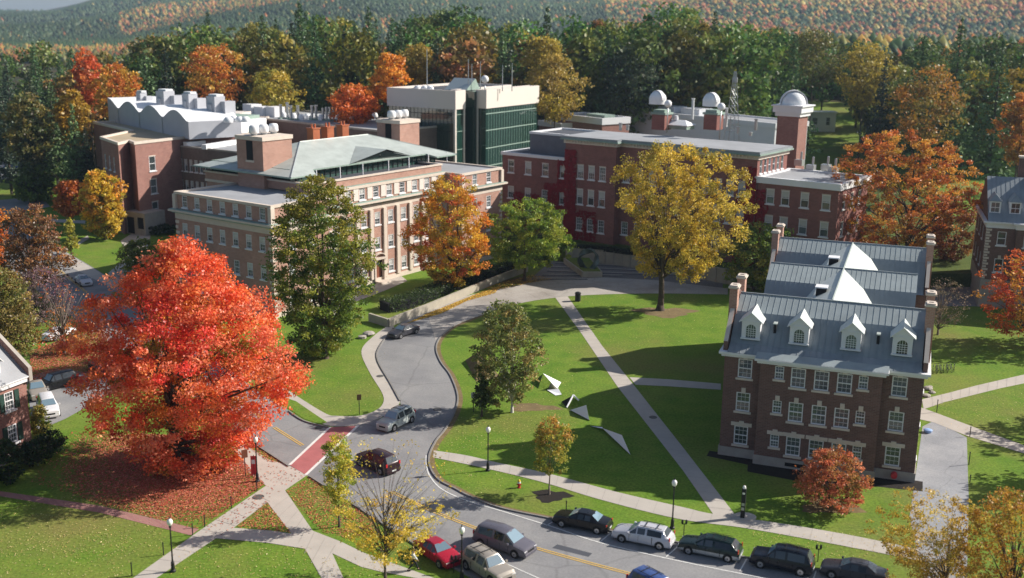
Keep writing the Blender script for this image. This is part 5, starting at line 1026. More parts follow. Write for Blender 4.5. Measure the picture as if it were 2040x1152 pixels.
car('wagon', 'p_green', (1414, 1103), far_dir, 'dark green wagon with grey lower sides, parked between the silver wagon and the dark SUV', rack=True, trim='steel')
car('suv', 'p_navy', (1557, 1130), far_dir, 'dark navy SUV with roof rails parked fourth along the kerb', rack=True)
car('sedan', 'p_charcoal', (1700, 1151), far_dir, 'dark grey sedan partly hidden by yellow leaves at the end of the parked row')
car('minivan', 'p_grey', (1005, 1092), hd((960, 1057), (1060, 1090)), 'grey-purple minivan driving down the street')
car('suv', 'p_tan', (972, 1143), near_dir, 'boxy tan and grey SUV parked behind the red car', rack=True)
car('sedan', 'p_red', (872, 1112), near_dir, 'bright crimson sedan parked beneath the sparse yellow tree', s=.92)
car('suv', 'p_blue', (1308, 1192), near_dir, 'blue vehicle whose roof just shows at the bottom edge', rack=True)
car('suv', 'p_lightsilver', (789, 848), hd((812, 835), (765, 858)), 'silver SUV turning out of the drive towards the crosswalk', rack=True, s=.97)
car('suv', 'p_maroon', (752, 932), hd((790, 945), (715, 912)), 'dark maroon SUV seen through bare branches, red tail lights showing')
car('sedan', 'p_charcoal', (804, 668), hd((825, 660), (783, 674)), 'dark grey sedan standing at the narrow part of the drive, lit from the right')
car('sedan', 'p_silver', (167, 566), hd((155, 556), (180, 574)), 'silver sedan on the upper-left stretch of street', s=.95)
car('suv', 'p_white', (97, 822), hd((80, 780), (98, 822)), 'white van-like car nosing out beside the shuttered house', s=1.0)
car('pickup', 'p_tan', (74, 788), hd((60, 760), (78, 796)), 'dusty beige pickup behind the white car beside the shuttered house', s=.9)
car('suv', 'p_black', (112, 772), hd((150, 760), (90, 775)), 'black car in the shade left of the red maple crown')
car('sedan', 'p_navy', (205, 742), hd((180, 725), (225, 750)), 'dark blue car with a bright windscreen at the upper-left edge of the red maple')
car('sedan', 'p_white', (118, 672), hd((95, 678), (140, 662)), 'white car behind the half-bare maple on the left')
car('sedan', 'p_blue', (26, 338), 10, 'blue car in the far parking lot at the left edge')
car('minivan', 'p_white', (1906, 486), -20, 'white van glimpsed behind the rust-orange tree')
car('sedan', 'p_silver', (1818, 480), -30, 'pale car glimpsed under the rust-orange tree')
# ================================================================ PEDESTRIAN
def person(px):
    o = G(*px); t = thing('person', 'person striding along the pavement under the yellow tree in a white top and dark trousers', 'person', o, radians(8))
    V = [(0, 0, .95), (0, 0, 1.12), (.02, 0, 1.38), (.03, 0, 1.5), (.05, 0, 1.58), (.06, 0, 1.68), (.06, 0, 1.74),
         (0, .17, 1.42), (-.1, .24, 1.17), (.02, .26, .96), (.07, .26, .88), (.02, -.17, 1.42), (.14, -.23, 1.18), (.28, -.22, 1.0), (.33, -.21, .93),
         (0, .1, .9), (.2, .11, .5), (.33, .11, .1), (.45, .11, .04), (0, -.1, .9), (-.12, -.11, .5), (-.42, -.11, .2), (-.34, -.11, .08)]
    E_ = [(0, 1), (1, 2), (2, 3), (3, 4), (4, 5), (5, 6), (2, 7), (7, 8), (8, 9), (9, 10), (2, 11), (11, 12), (12, 13), (13, 14), (0, 15), (15, 16), (16, 17), (17, 18), (0, 19), (19, 20), (20, 21), (21, 22)]
    Rr = [.14, .13, .15, .07, .055, .095, .07, .065, .05, .036, .04, .065, .05, .036, .04, .095, .065, .045, .035, .095, .065, .045, .035]
    me = bpy.data.meshes.new('body'); me.from_pydata(V, E_, []); b = link('body', me, t); me.materials.append(M('skin'))
    md = b.modifiers.new('skin', 'SKIN'); 
    for v, r in zip(me.skin_vertices[0].data, Rr): v.radius = (r, r)
    me.skin_vertices[0].data[0].use_root = True; b.modifiers.new('sub', 'SUBSURF').levels = 1; b.modifiers['sub'].render_levels = 2
    def cloth(name, idx, mat, add, zr=None):
        vs = [V[i] for i in idx]; m_ = {j: k for k, j in enumerate(idx)}; es = [(m_[a], m_[b_]) for a, b_ in E_ if a in m_ and b_ in m_]
        me2 = bpy.data.meshes.new(name); me2.from_pydata(vs, es, []); me2.materials.append(M(mat)); q = link(name, me2, t); q.modifiers.new('skin', 'SKIN')
        for v, i in zip(me2.skin_vertices[0].data, idx): v.radius = (Rr[i]+add, Rr[i]+add)
        me2.skin_vertices[0].data[0].use_root = True; q.modifiers.new('sub', 'SUBSURF').render_levels = 2
    cloth('shirt', [0, 1, 2, 7, 8, 9, 11, 12, 13], 'cloth_white', .02); cloth('trousers', [0, 15, 16, 17, 19, 20, 21], 'cloth_black', .018)
    q = MB()
    for x, y, a in ((.42, .11, 0), (-.36, -.11, .9)): q.box(x-.13, x+.13, y-.05, y+.05, .0 if a == 0 else .06, .09 if a == 0 else .15, 'cloth_black')
    q.build('shoes', t); q = MB(); q.ball((.04, 0, 1.72), .115, 'hair', 8); q.build('hair', t, smooth=True)
    q = MB(); q.ball((.15, .035, 1.69), .014, 'dark_void', 5); q.ball((.15, -.035, 1.69), .014, 'dark_void', 5); q.box(.14, .19, -.015, .015, 1.64, 1.68, 'skin'); q.box(.14, .158, -.03, .03, 1.6, 1.615, 'sign_red'); q.build('face', t)
    for y, x, z in ((.26, .07, .88), (-.21, .33, .93)):
        q = MB()
        for k in range(4): q.tube([(x-.02+k*.02, y, z-.02), (x+k*.022, y, z-.07), (x+.012+k*.02, y, z-.1)], .009, 'skin', 5)
        q.tube([(x+.03, y, z+.02), (x+.06, y, z-.03)], .01, 'skin', 5); q.build('hand', t)
person((824, 1137))
# ================================================================ TREES
def leaf_mesh(name, C, size, cols, mat, flat_=0., seed=0, asp=.62):
    rg = np.random.default_rng(seed); n = len(C); C = np.asarray(C, float)
    u = rg.normal(size=(n, 3)); u[:, 2] *= (1-flat_); u /= np.linalg.norm(u, axis=1)[:, None]
    w_ = rg.normal(size=(n, 3)); 
    if flat_: w_[:, 2] *= (1-flat_)
    v = w_-(w_*u).sum(1)[:, None]*u; v /= np.linalg.norm(v, axis=1)[:, None]+1e-9
    s = (size*rg.uniform(.65, 1.3, n))[:, None]
    P = np.stack([C+u*s, C+v*s*asp, C-u*s, C-v*s*asp], 1).reshape(-1, 3)
    me = bpy.data.meshes.new(name); me.vertices.add(4*n); me.vertices.foreach_set('co', P.ravel()); me.loops.add(4*n); me.loops.foreach_set('vertex_index', np.arange(4*n, dtype=np.int32))
    me.polygons.add(n); me.polygons.foreach_set('loop_start', np.arange(0, 4*n, 4, dtype=np.int32)); me.polygons.foreach_set('loop_total', np.full(n, 4, dtype=np.int32)); me.update(calc_edges=True)
    ca = me.color_attributes.new('Col', 'FLOAT_COLOR', 'CORNER'); c4 = np.ones((n, 4)); c4[:, :3] = np.clip(cols, 0, 1); ca.data.foreach_set('color', np.repeat(c4, 4, axis=0).ravel().astype(np.float32))
    me.materials.append(M(mat)); return me
def prof_round(t): return max(0., 1-abs(2*t-1)**2.3)**.5
def prof_oval(t): return (max(0., sin(pi*min(1, t*.93+.04))))**.55
def prof_pyr(t): return (1-t)**.62*min(1, t*5+.35)
def prof_dome(t): return max(0., 1-t**2.2)**.5*min(1, .62+t*2.2)
def prof_vase(t): return max(0., 1-abs(t*1.05-.62)**2.0*2.3)**.6 if t < .99 else .05
def prof_maple(t): return (.38+.62*(t/.42)**.75) if t < .42 else max(0., 1-((t-.42)/.58)**1.6)**.75
PROFS = dict(maple=prof_maple, round=prof_round, oval=prof_oval, pyr=prof_pyr, dome=prof_dome, vase=prof_vase)
def crown_pts(rx, ry, z0, z1, prof, ncl, npc, rc, seed, gap=.0, irr=.2, inner=.35, pal=(), palin=None, droop=0., top=None, bare=0.):
    rg = np.random.default_rng(seed); f = PROFS[prof]; ph = rg.uniform(0, 6.28, 8); cl = []; info = []; hh = z1-z0; tries = 0
    while len(cl) < ncl and tries < ncl*30:
        tries += 1; t = rg.random(); fr = f(t)
        if rg.random() > fr*1.02+.05: continue
        a = rg.uniform(0, 2*pi); q = rg.random()**.5; q = inner+(1-inner)*q if rg.random() < .8 else q*.7
        lob = 1+irr*(.5*sin(3*a+ph[0]+5*t)+.4*sin(5*a+ph[1]-7*t)+.35*sin(2*a+ph[2]+11*t)+.3*sin(9*t+ph[3]))
        x, y, z = rx*fr*q*lob*cos(a), ry*fr*q*lob*sin(a), z0+hh*t
        if gap:
            g = sin(x*.9+ph[4])*sin(y*.8+ph[5])*sin(z*1.1+ph[6])+.5*sin(x*1.9+z*1.3+ph[7])
            if g < -1+gap*1.3 and rg.random() < .85: continue
        z -= droop*q*q*fr; cl.append((x, y, max(z, .5))); info.append((q, t, a))
    cl = np.array(cl); n = len(cl); tt_ = np.array([i_[1] for i_ in info]); reps = rg.poisson(npc*(1-bare*(tt_ > .42)), n)+(0 if bare else 2); idx = np.repeat(np.arange(n), reps); d = rg.normal(size=(len(idx), 3)); d /= np.linalg.norm(d, axis=1)[:, None]
    rcs = rc*rg.uniform(.55, 1.35, n); d *= (rg.random(len(idx))**.45)[:, None]*rcs[idx][:, None]; d[:, 2] *= .62+droop*.25; P = cl[idx]+d; P[:, 2] = np.maximum(P[:, 2], .25)
    pal = np.array(pal); pin = np.array(palin) if palin is not None else pal
    cs = np.zeros((n, 3))
    for i, (q, t, a) in enumerate(info):
        k = .5+.5*sin(2*a+ph[0]+4*t+1.5*sin(cl[i][0]*.35+ph[1])); k = np.clip(k*.6+rg.random()*.4, 0, .999)
        base = pal[int(k*len(pal))]; 
        if palin is not None and rg.random() < np.clip(.95-q*1.05+(.35-t)*.5, 0, .85): base = pin[rg.integers(len(pin))]
        if top is not None and rg.random() < (t-.45)*1.5: base = np.array(top)
        cs[i] = base*rg.uniform(.75, 1.25)
    cols = cs[idx]*rg.uniform(.72, 1.3, (len(idx), 1))+rg.normal(size=(len(idx), 3))*.012
    return P, cols, cl
def skeleton(mb, cl, rx, ztop, z0, rt, bark, seed, nl=18, lean=(0, 0), sub=2, fork=.35):
    rg = random.Random(seed); z0 = max(z0, ztop*.12); lead = ztop*.9
    def tp(t): return Vector((lean[0]*t*t, lean[1]*t*t, lead*t))
    mb.lathe([(rt*1.7, -.2), (rt*1.25, .25), (rt, .8)], bark, n=8)
    mb.tube([tp(t/10*.97)+Vector((sin(t*1.3+seed)*rt*.5*min(1, t*.3), cos(t*1.7+seed)*rt*.5*min(1, t*.3), 0)) for t in range(11)], [rt*(1-.88*(t/10)**.8) for t in range(11)], bark, 7)
    if not len(cl): return
    sel = [cl[rg.randrange(len(cl))] for _ in range(nl)]
    for c in sel:
        c = Vector(c); hz = max(z0*.8, min(lead*.8, z0+(c.z-z0)*rg.uniform(.1, .55)-rg.uniform(0, .12)*lead)); s_ = tp(hz/lead); r0 = rt*(1-.85*(hz/lead)**.8)*.55
        m1 = s_.lerp(c, .45)+Vector((0, 0, (c-s_).length*rg.uniform(-.02, .12))); pts = [s_, s_.lerp(m1, .5), m1, m1.lerp(c, .55), c]; mb.tube(pts, [r0, r0*.8, r0*.55, r0*.34, r0*.14], bark, 5)
        for _ in range(sub):
            b = cl[rg.randrange(len(cl))]; b = Vector(b)
            if (b-m1).length < rx*.75: mb.tube([m1, m1.lerp(b, .5)+Vector((0, 0, .15)), b], [r0*.4, r0*.25, r0*.08], bark, 4)
def tree(name, label, loc, rx, ry, z0, z1, prof, pal, ncl=260, npc=34, leaf=.2, rc=1.0, seed=1, bark='bark', rt=.3, off_=(0, 0), group=None, cat='tree', lean=(0, 0), nl=18, mat='leaf', trunk=True, **kw):
    P, cols, cl = crown_pts(rx, ry, z0, z1, prof, ncl, npc, rc, seed, pal=pal, **kw); P[:, 0] += off_[0]; P[:, 1] += off_[1]; cl = cl+np.array([off_[0], off_[1], 0])
    t = thing(name, label, cat, loc, 0, group); link('crown', leaf_mesh('crown', P, leaf, cols, mat, seed=seed), t)
    if trunk: m = MB(); skeleton(m, cl, rx, z1, z0, rt, bark, seed, nl, lean); m.build('trunk', t, smooth=True)
    return t
def ptree(name, label, base, box, prof, pal, P=None, depth=.9, **kw):
    P = G(*base) if P is None else P; x0, x1, y0, y1 = box; dist = np.linalg.norm(P-CP); hz = hypot(P[0], P[1]); c = PD((x0+x1)/2, (y0+y1)/2, hz); rx = (x1-x0)/2*dist/FPX; ry = rx*depth
    th = atan2(H-c[2], hz); Ha = (y1-y0)/2*dist/FPX; rz = sqrt(max(Ha*Ha*.2, Ha*Ha-(ry*sin(th))**2))/cos(th)
    k = kw.get('rc', 1.)*.6; rx = max(rx-k, rx*.5); ry = max(ry-k, ry*.5); rz = max(rz-k*.5, rz*.6)
    z0 = c[2]-P[2]-rz; z1 = c[2]-P[2]+rz; z0 = max(z0, .6)
    return tree(name, label, P, rx, ry, z0, z1, prof, pal, off_=(c[0]-P[0], c[1]-P[1]), **kw)
RED = [(.84, .18, .07), (.88, .28, .15), (.80, .14, .05), (.84, .24, .07), (.88, .23, .11), (.74, .08, .05)]; REDIN = [(.66, .22, .04), (.30, .26, .03), (.56, .09, .03), (.7, .3, .05)]
ORG = [(.66, .32, .03), (.68, .42, .05), (.66, .24, .04), (.5, .36, .04), (.62, .16, .05)]; YEL = [(.62, .46, .05), (.5, .42, .05), (.66, .38, .05)]
GRN = [(.13, .20, .03), (.18, .24, .035), (.27, .28, .04), (.10, .16, .025)]; GYL = [(.21, .30, .035), (.33, .37, .05), (.15, .23, .03)]
ELM = [(.66, .47, .06), (.55, .39, .05), (.40, .32, .05), (.70, .53, .09)]; BIR = [(.19, .22, .06), (.28, .29, .08), (.15, .18, .045), (.38, .30, .10)]
RST = [(.58, .20, .045), (.54, .24, .045), (.45, .14, .035), (.60, .32, .055)]; OLV = [(.17, .17, .04), (.25, .19, .045), (.12, .13, .03)]; BRN = [(.30, .14, .06), (.24, .13, .07), (.36, .16, .05), (.2, .15, .09)]
DKG = [(.035, .06, .022), (.05, .08, .025), (.03, .05, .02)]
# --- foreground and middle-ground trees
ptree('maple_tree', 'huge blazing red-orange maple filling the left of the photo', (352, 936), (152, 590, 490, 962), 'maple', RED, palin=REDIN, ncl=720, npc=135, leaf=.135, rc=1.25, seed=3, rt=.5, gap=.52, irr=.24, inner=.3, nl=34, depth=.85)
ptree('linden_tree', 'tall oval green tree with yellowing top on the lawn before the rose brick building', (648, 714), (530, 742, 360, 708), 'oval', GRN, ncl=680, npc=74, leaf=.15, rc=.9, seed=5, rt=.34, gap=.5, irr=.26, top=(.30, .27, .04), nl=26)
ptree('maple_tree', 'bright orange-yellow maple in front of the rose brick building', (912, 577), (815, 982, 352, 588), 'oval', ORG, ncl=420, npc=60, leaf=.165, rc=.9, seed=8, rt=.3, gap=.5, irr=.24, nl=22, palin=YEL)
ptree('broadleaf_tree', 'rounded green tree with yellow-green tips left of the ring sculpture', (1045, 559), (966, 1142, 395, 538), 'round', GYL, ncl=400, npc=60, leaf=.16, rc=.85, seed=11, rt=.26, gap=.35, irr=.22, nl=20, palin=GRN)
ptree('elm_tree', 'great golden-bronze elm with dark forked trunk and hanging branches on the lawn', (1315, 618), (1224, 1484, 285, 552), 'vase', ELM, ncl=620, npc=66, leaf=.155, rc=.85, seed=13, rt=.5, gap=.75, irr=.27, droop=1.2, nl=34)
ptree('birch_tree', 'grey-green birch with a chalk-white trunk on the curved lawn', (1020, 822), (932, 1086, 603, 810), 'oval', BIR, ncl=420, npc=36, leaf=.13, rc=.6, seed=17, rt=.13, gap=.35, irr=.16, bark='bark_birch', nl=22)
ptree('small_spruce', 'narrow dark young tree tucked at the left foot of the birch', (960, 830), (938, 982, 740, 812), 'pyr', [(.07, .10, .03), (.1, .13, .035)], ncl=90, npc=30, leaf=.11, rc=.35, seed=19, rt=.09, nl=6)
ptree('sapling', 'young maple with orange-tipped yellow-green leaves standing in a mulch ring', (1094, 985), (1058, 1143, 830, 945), 'oval', [(.38, .36, .05), (.28, .32, .05), (.46, .36, .06)], ncl=170, npc=26, leaf=.10, rc=.42, seed=23, rt=.08, gap=.35, irr=.3, nl=14, top=(.56, .32, .07), bark='bark_pale')
ptree('crabapple_tree', 'low spreading rust-red tree in front of the dormered hall', (1655, 1012), (1580, 1736, 892, 1030), 'dome', [(.58, .20, .09), (.50, .15, .07), (.42, .20, .06), (.62, .25, .13)], ncl=330, npc=30, leaf=.10, rc=.45, seed=29, rt=.14, gap=.35, irr=.2, nl=26, palin=[(.28, .2, .05), (.3, .12, .04)])
ptree('oak_tree', 'broad rust-orange oak behind the dormered hall', (1800, 566), (1648, 1935, 268, 505), 'round', RST, ncl=560, npc=66, leaf=.17, rc=.9, seed=31, rt=.5, gap=.4, irr=.2, nl=30, palin=[(.5, .33, .05), (.36, .2, .05)])
ptree('broadleaf_tree', 'green tree squeezed between the dormered hall and the golden elm', (1500, 580), (1432, 1600, 446, 604), 'round', [(.14, .22, .04), (.2, .27, .045), (.3, .28, .05)], ncl=360, npc=34, leaf=.2, rc=.9, seed=37, rt=.22, gap=.3, irr=.28)
ptree('broadleaf_tree', 'light green treetop rising behind the chimneys of the dormered hall', (1590, 545), (1540, 1640, 432, 500), 'round', [(.16, .22, .04), (.22, .26, .05)], ncl=130, npc=30, leaf=.22, rc=.85, seed=38, rt=.2, gap=.2, irr=.3)
ptree('bare_tree', 'small greyish half-bare tree on the grass right of the dormered hall', (1868, 667), (1836, 1928, 556, 655), 'round', [(.24, .17, .13), (.2, .16, .1), (.28, .2, .12)], ncl=150, npc=12, leaf=.08, rc=.55, seed=41, rt=.12, nl=44, bark='bark_pale')
ptree('maple_tree', 'red-orange maple branches at the right edge above the lawn', (2052, 690), (1960, 2120, 505, 665), 'round', [(.6, .17, .04), (.55, .1, .04), (.62, .3, .05)], ncl=230, npc=28, leaf=.17, rc=.8, seed=43, rt=.3, gap=.5, irr=.3)
ptree('young_elm', 'sparse leafless-topped tree with yellow lower leaves, bottom centre of the photo', (768, 1163), (640, 908, 880, 1112), 'vase', [(.74, .58, .07), (.66, .50, .06), (.70, .46, .06)], ncl=430, npc=34, leaf=.08, bare=.93, rc=.5, seed=47, rt=.11, nl=70, gap=.55, irr=.3, bark='bark')
ptree('sapling', 'yellow-green sapling over the pavement edge beside the red crosswalk', (700, 1050), (638, 712, 870, 1008), 'oval', [(.50, .50, .06), (.70, .58, .07), (.34, .40, .06)], ncl=130, npc=44, leaf=.09, rc=.5, seed=53, rt=.08, gap=.3, irr=.35, P=G(676, 1050))
ptree('poplar_tree', 'sparse golden-leaved tree with upright bare twigs, bottom right', (1880, 1190), (1755, 1960, 998, 1200), 'vase', [(.58, .40, .05), (.5, .32, .05), (.62, .46, .08)], ncl=520, npc=36, leaf=.078, bare=.4, rc=.45, seed=59, rt=.10, nl=44, bark='bark_pale', gap=.4, irr=.3)
ptree('maple_tree', 'dense orange-brown tree in the bottom right corner', (2010, 1230), (1925, 2110, 988, 1220), 'round', [(.52, .26, .04), (.5, .34, .05), (.44, .2, .04)], ncl=380, npc=28, leaf=.09, rc=.5, seed=61, rt=.16, nl=30)
ptree('maple_tree', 'glowing yellow maple by the laboratory entrance', (210, 478), (153, 252, 342, 468), 'oval', [(.68, .46, .04), (.6, .42, .05), (.66, .32, .04), (.4, .34, .04)], ncl=260, npc=30, leaf=.28, rc=1.0, seed=67, rt=.25, palin=[(.25, .22, .03)])
ptree('maple_tree', 'small orange maple left of the glowing yellow one', (140, 470), (110, 168, 360, 430), 'round', [(.5, .16, .03), (.42, .12, .03)], ncl=130, npc=24, leaf=.3, rc=1.0, seed=71, rt=.2)
ptree('sapling', 'slim yellow-green sapling at the pavement corner, upper left', (142, 508), (122, 158, 438, 500), 'pyr', [(.45, .4, .06), (.3, .32, .05)], ncl=60, npc=20, leaf=.2, rc=.6, seed=73, rt=.1)
ptree('broadleaf_tree', 'hazy brown-orange tree behind the shuttered house', (70, 610), (-5, 132, 412, 560), 'dome', BRN, ncl=330, npc=24, leaf=.2, rc=1.0, seed=79, rt=.25, nl=50, gap=.3)
ptree('maple_tree', 'vivid orange maple cut by the left edge of the photo', (-20, 580), (-80, 22, 410, 545), 'round', [(.66, .18, .03), (.6, .24, .04)], ncl=170, npc=26, leaf=.24, rc=1.0, seed=83, rt=.25)
ptree('ornamental_tree', 'purple-grey twiggy tree below the brown-orange one', (75, 650), (20, 150, 532, 650), 'dome', [(.22, .10, .13), (.24, .15, .16), (.2, .13, .12)], ncl=190, npc=16, leaf=.13, rc=.8, seed=89, rt=.14, nl=60)
ptree('broadleaf_tree', 'olive-brown tree just above the shuttered house roof', (10, 740), (-55, 66, 545, 725), 'round', [(.26, .2, .06), (.2, .19, .05), (.32, .22, .07)], ncl=330, npc=30, leaf=.17, rc=.85, seed=97, rt=.25)
ptree('maple_tree', 'half-bare maple with scattered scarlet leaves left of the red maple', (128, 704), (62, 190, 560, 704), 'vase', [(.64, .13, .03), (.6, .22, .04)], ncl=120, npc=24, leaf=.14, bare=.9, rc=.7, seed=101, rt=.18, nl=60, gap=.2, droop=1.5, bark='bark_pale')
ptree('shrub', 'yellow-green bush at the corner of the rose brick building', (270, 545), (228, 340, 478, 548), 'dome', [(.28, .3, .06), (.2, .23, .045)], ncl=150, npc=28, leaf=.22, rc=.9, seed=103, rt=.12)
ptree('shrub', 'dark green rounded bush left of the small orange maple', (60, 404), (25, 112, 332, 408), 'dome', [(.09, .14, .025), (.14, .2, .03)], ncl=150, npc=28, leaf=.3, rc=1.1, seed=107, rt=.12)
ptree('maple_tree', 'dim red-brown tree filling the gap between the rust oak and the right-edge hall', (1895, 545), (1838, 1962, 398, 515), 'round', [(.26, .09, .03), (.2, .08, .03), (.3, .14, .04)], ncl=200, npc=40, leaf=.2, rc=.95, seed=44, rt=.2)
PW = G(1190, 462, TZ)
ptree('broadleaf_tree', 'dim olive tree in the shade before the ivy-covered science hall', (1190, 462), (1150, 1232, 402, 462), 'round', OLV, P=PW, ncl=110, npc=24, leaf=.25, rc=.9, seed=109, rt=.15)
def shrub(px, w_, h, pal, label, zb=0., name='shrub', sq=1., leaf=.12, seed=1, group=None):
    p = G(*px, zb); return tree(name, label, p, w_, w_*sq, .2, h, 'dome', pal, ncl=int(60+w_*h*8), npc=26, leaf=leaf, rc=.4, seed=seed, rt=.05, nl=6, group=group, cat='shrub')
shrub((1130, 455), 1.6, 4.0, DKG, 'dark conical bush at the foot of the ivy wall, left of the dim olive tree', TZ, leaf=.2, seed=3)
shrub((1250, 470), 3.6, 2.4, DKG, 'wide dark bush at the base of the science hall right of the dim olive tree', TZ, leaf=.2, seed=4)
shrub((1281, 478), 3.2, 3.2, DKG, 'tall dark bush at the base of the science hall behind the golden elm', TZ, leaf=.2, seed=5)
shrub((20, 962), 1.3, 4.2, DKG, 'black-green conical evergreen at the near corner of the shuttered house', seed=6)
shrub((66, 928), 1.2, 2.4, DKG, 'dark rounded bush under the shuttered house window', seed=7)
shrub((100, 905), 1.3, 2.6, DKG, 'dark bush at the far corner of the shuttered house', seed=8)
shrub((82, 868), .9, 3.2, [(.2, .22, .04), (.3, .25, .05), (.12, .16, .03)], 'yellow-green bush against the house end wall beside the white car', seed=9)
shrub((325, 466), 3., 1.8, DKG, 'dark hedge clump right of the laboratory entrance', leaf=.2, seed=10)
def hedge(px, w_, h, pal, label, zb=0., seed=1, leaf=.12):
    pts = [G(*p, zb) for p in px]; rg = np.random.default_rng(seed); P = []; 
    for a, b in zip(pts, pts[1:]):
        L = np.linalg.norm(b-a); n = int(L*w_*60+L*h*40); t_ = rg.random((n, 1)); q = a+(b-a)*t_; s_ = rg.random(n); side = np.where(rg.random(n) < .5, 1, 0)
        off1 = (rg.random(n)-.5)*w_; zz = np.where(side, h*(.9+.2*rg.random(n)), h*rg.random(n)); off1 = np.where(side, off1, np.sign(off1)*w_*.5*(.85+.25*rg.random(n)))
        d = (b-a)/L; q = q+np.stack([-d[1]*off1, d[0]*off1, zz], 1); P.append(q)
    P = np.concatenate(P); pal = np.array(pal); cols = pal[rg.integers(len(pal), size=len(P))]*rg.uniform(.7, 1.3, (len(P), 1)); t = thing('hedge', label, 'hedge', (0, 0, 0)); link('foliage', leaf_mesh('foliage', P, leaf, cols, 'leaf', seed=seed), t)
    m = MB(); strip_m(m, pts, w_*.75, zb, 'dark_void', zb+h*.85); m.build('twigs', t)  # solid near-black core under the leaves, no separate stems
hedge([(765, 620), (800, 614), (850, 596), (890, 580)], 3.2, 1.5, [(.05, .09, .02), (.08, .12, .03), (.04, .07, .02)], 'dense green hedge behind the low concrete wall by the drive', seed=1)
hedge([(895, 576), (950, 560), (1020, 540)], 2.5, 1.6, [(.03, .06, .02), (.05, .08, .02)], 'shaded hedge continuing behind the low wall towards the green tree', seed=2)
hedge([(1150, 497), (1200, 500), (1300, 513), (1400, 529)], 1.0, .9, [(.03, .05, .02), (.05, .07, .025)], 'low dark hedge along the top of the long retaining wall', TZ, seed=3)
# --- trees outside the picture whose shadows fall into it
tree('maple_tree', 'round tree beyond the right edge shading the middle lawn path', (G(2040, 880)[0]+15, G(2040, 880)[1]+4, 0), 6, 6, 3, 12, 'round', RST, ncl=200, npc=24, leaf=.22, rc=.9, seed=121, group='trees outside the frame at right')
tree('maple_tree', 'small tree beyond the right edge nearest the bottom corner', (G(2040, 1000)[0]+12, G(2040, 1000)[1]+4, 0), 5, 5, 3, 10, 'round', RST, ncl=160, npc=24, leaf=.22, rc=.9, seed=122, group='trees outside the frame at right')
tree('maple_tree', 'tall tree beyond the right edge shading the farther lawn', (G(2040, 730)[0]+12, G(2040, 730)[1]+10, 0), 6, 6, 3, 13, 'round', RST, ncl=180, npc=24, leaf=.22, rc=.9, seed=123, group='trees outside the frame at right')
# --- fallen leaves
def litter(name, pts, size, pal, label, seed=1, z=.035):
    rg = np.random.default_rng(seed); P = np.array(pts); P[:, 2] = z+rg.random(len(P))*.03; pal = np.array(pal); cols = pal[rg.integers(len(pal), size=len(P))]*rg.uniform(.6, 1.3, (len(P), 1))
    return link(name, leaf_mesh(name, P, size, cols, 'litter', flat_=.93, seed=seed), None, kind='stuff', label=label, cat='fallen leaves')
rg = np.random.default_rng(5)
def inpoly(x, y, poly):
    c = False; n = len(poly)
    for i in range(n):
        x1, y1 = poly[i]; x2, y2 = poly[i-1]
        if (y1 > y) != (y2 > y) and x < (x2-x1)*(y-y1)/(y2-y1)+x1: c = not c
    return c
def scatter(poly, n, dens=None):
    xs = [p[0] for p in poly]; ys = [p[1] for p in poly]; out = []
    while len(out) < n:
        x = rg.uniform(min(xs), max(xs)); y = rg.uniform(min(ys), max(ys))
        if inpoly(x, y, poly) and (dens is None or rg.random() < dens(x, y)): out.append(G(x, y))
    return out
REDL = [(.50, .13, .08), (.42, .09, .05), (.55, .22, .14), (.36, .07, .05), (.5, .2, .09)]
litter('red_leaf_litter', scatter([(140, 860), (440, 870), (528, 965), (392, 1056), (200, 1006), (60, 960)], 40000, lambda x, y: min(1, max(.05, 1.25-hypot((x-360)/210, (y-930)/95))))+scatter([(393, 1061), (530, 968), (565, 978), (440, 1070)], 110)+scatter([(533, 925), (575, 930), (612, 947), (560, 975), (480, 930)], 90)+scatter([(60, 700), (200, 650), (240, 700), (200, 740), (60, 760)], 14000), .085, REDL, 'carpet of fallen red maple leaves under the big red maple', 1)
litter('pavement_leaf_litter', scatter([(530, 998), (500, 1030), (470, 1050), (580, 1062)], 800)+scatter([(570, 980), (620, 950), (720, 1015), (760, 1060), (700, 1075), (640, 1060)], 2300)+scatter([(500, 885), (570, 925), (533, 920), (480, 880)], 450), .075, REDL+[(.6, .4, .1)], 'red and yellow leaves on the verges by the crosswalk', 2)
LAWN = [(0, 1060, 260, 1150), (340, 1090, 620, 1150), (0, 990, 330, 1110), (560, 700, 780, 820), (880, 830, 1060, 900), (870, 915, 1050, 985), (1140, 590, 1440, 700), (1860, 620, 2040, 720), (900, 650, 1150, 900), (1860, 780, 2040, 860), (1500, 1060, 1750, 1110), (640, 1110, 800, 1150)]
pts = []
for x0, y0, x1, y1 in LAWN: pts += scatter([(x0, y0), (x1, y0), (x1, y1), (x0, y1)], int((x1-x0)*(y1-y0)/14*(.32 if y0 > 980 or x0 > 1850 else .2)))
litter('lawn_leaf_litter', pts, .055, [(.55, .42, .18), (.5, .35, .12), (.6, .5, .25)], 'small yellow leaves scattered over the lawns', 3)
litter('yellow_leaf_drift', scatter([(850, 626), (900, 606), (960, 582), (1000, 570), (985, 585), (930, 600), (880, 625), (820, 642), (800, 650)], 5000)+scatter([(960, 575), (1060, 548), (1100, 556), (1000, 576)], 1400), .10, [(.66, .42, .06), (.6, .34, .05), (.66, .5, .1), (.4, .2, .06)], 'golden drift of fallen leaves along the foot of the low wall', 4)
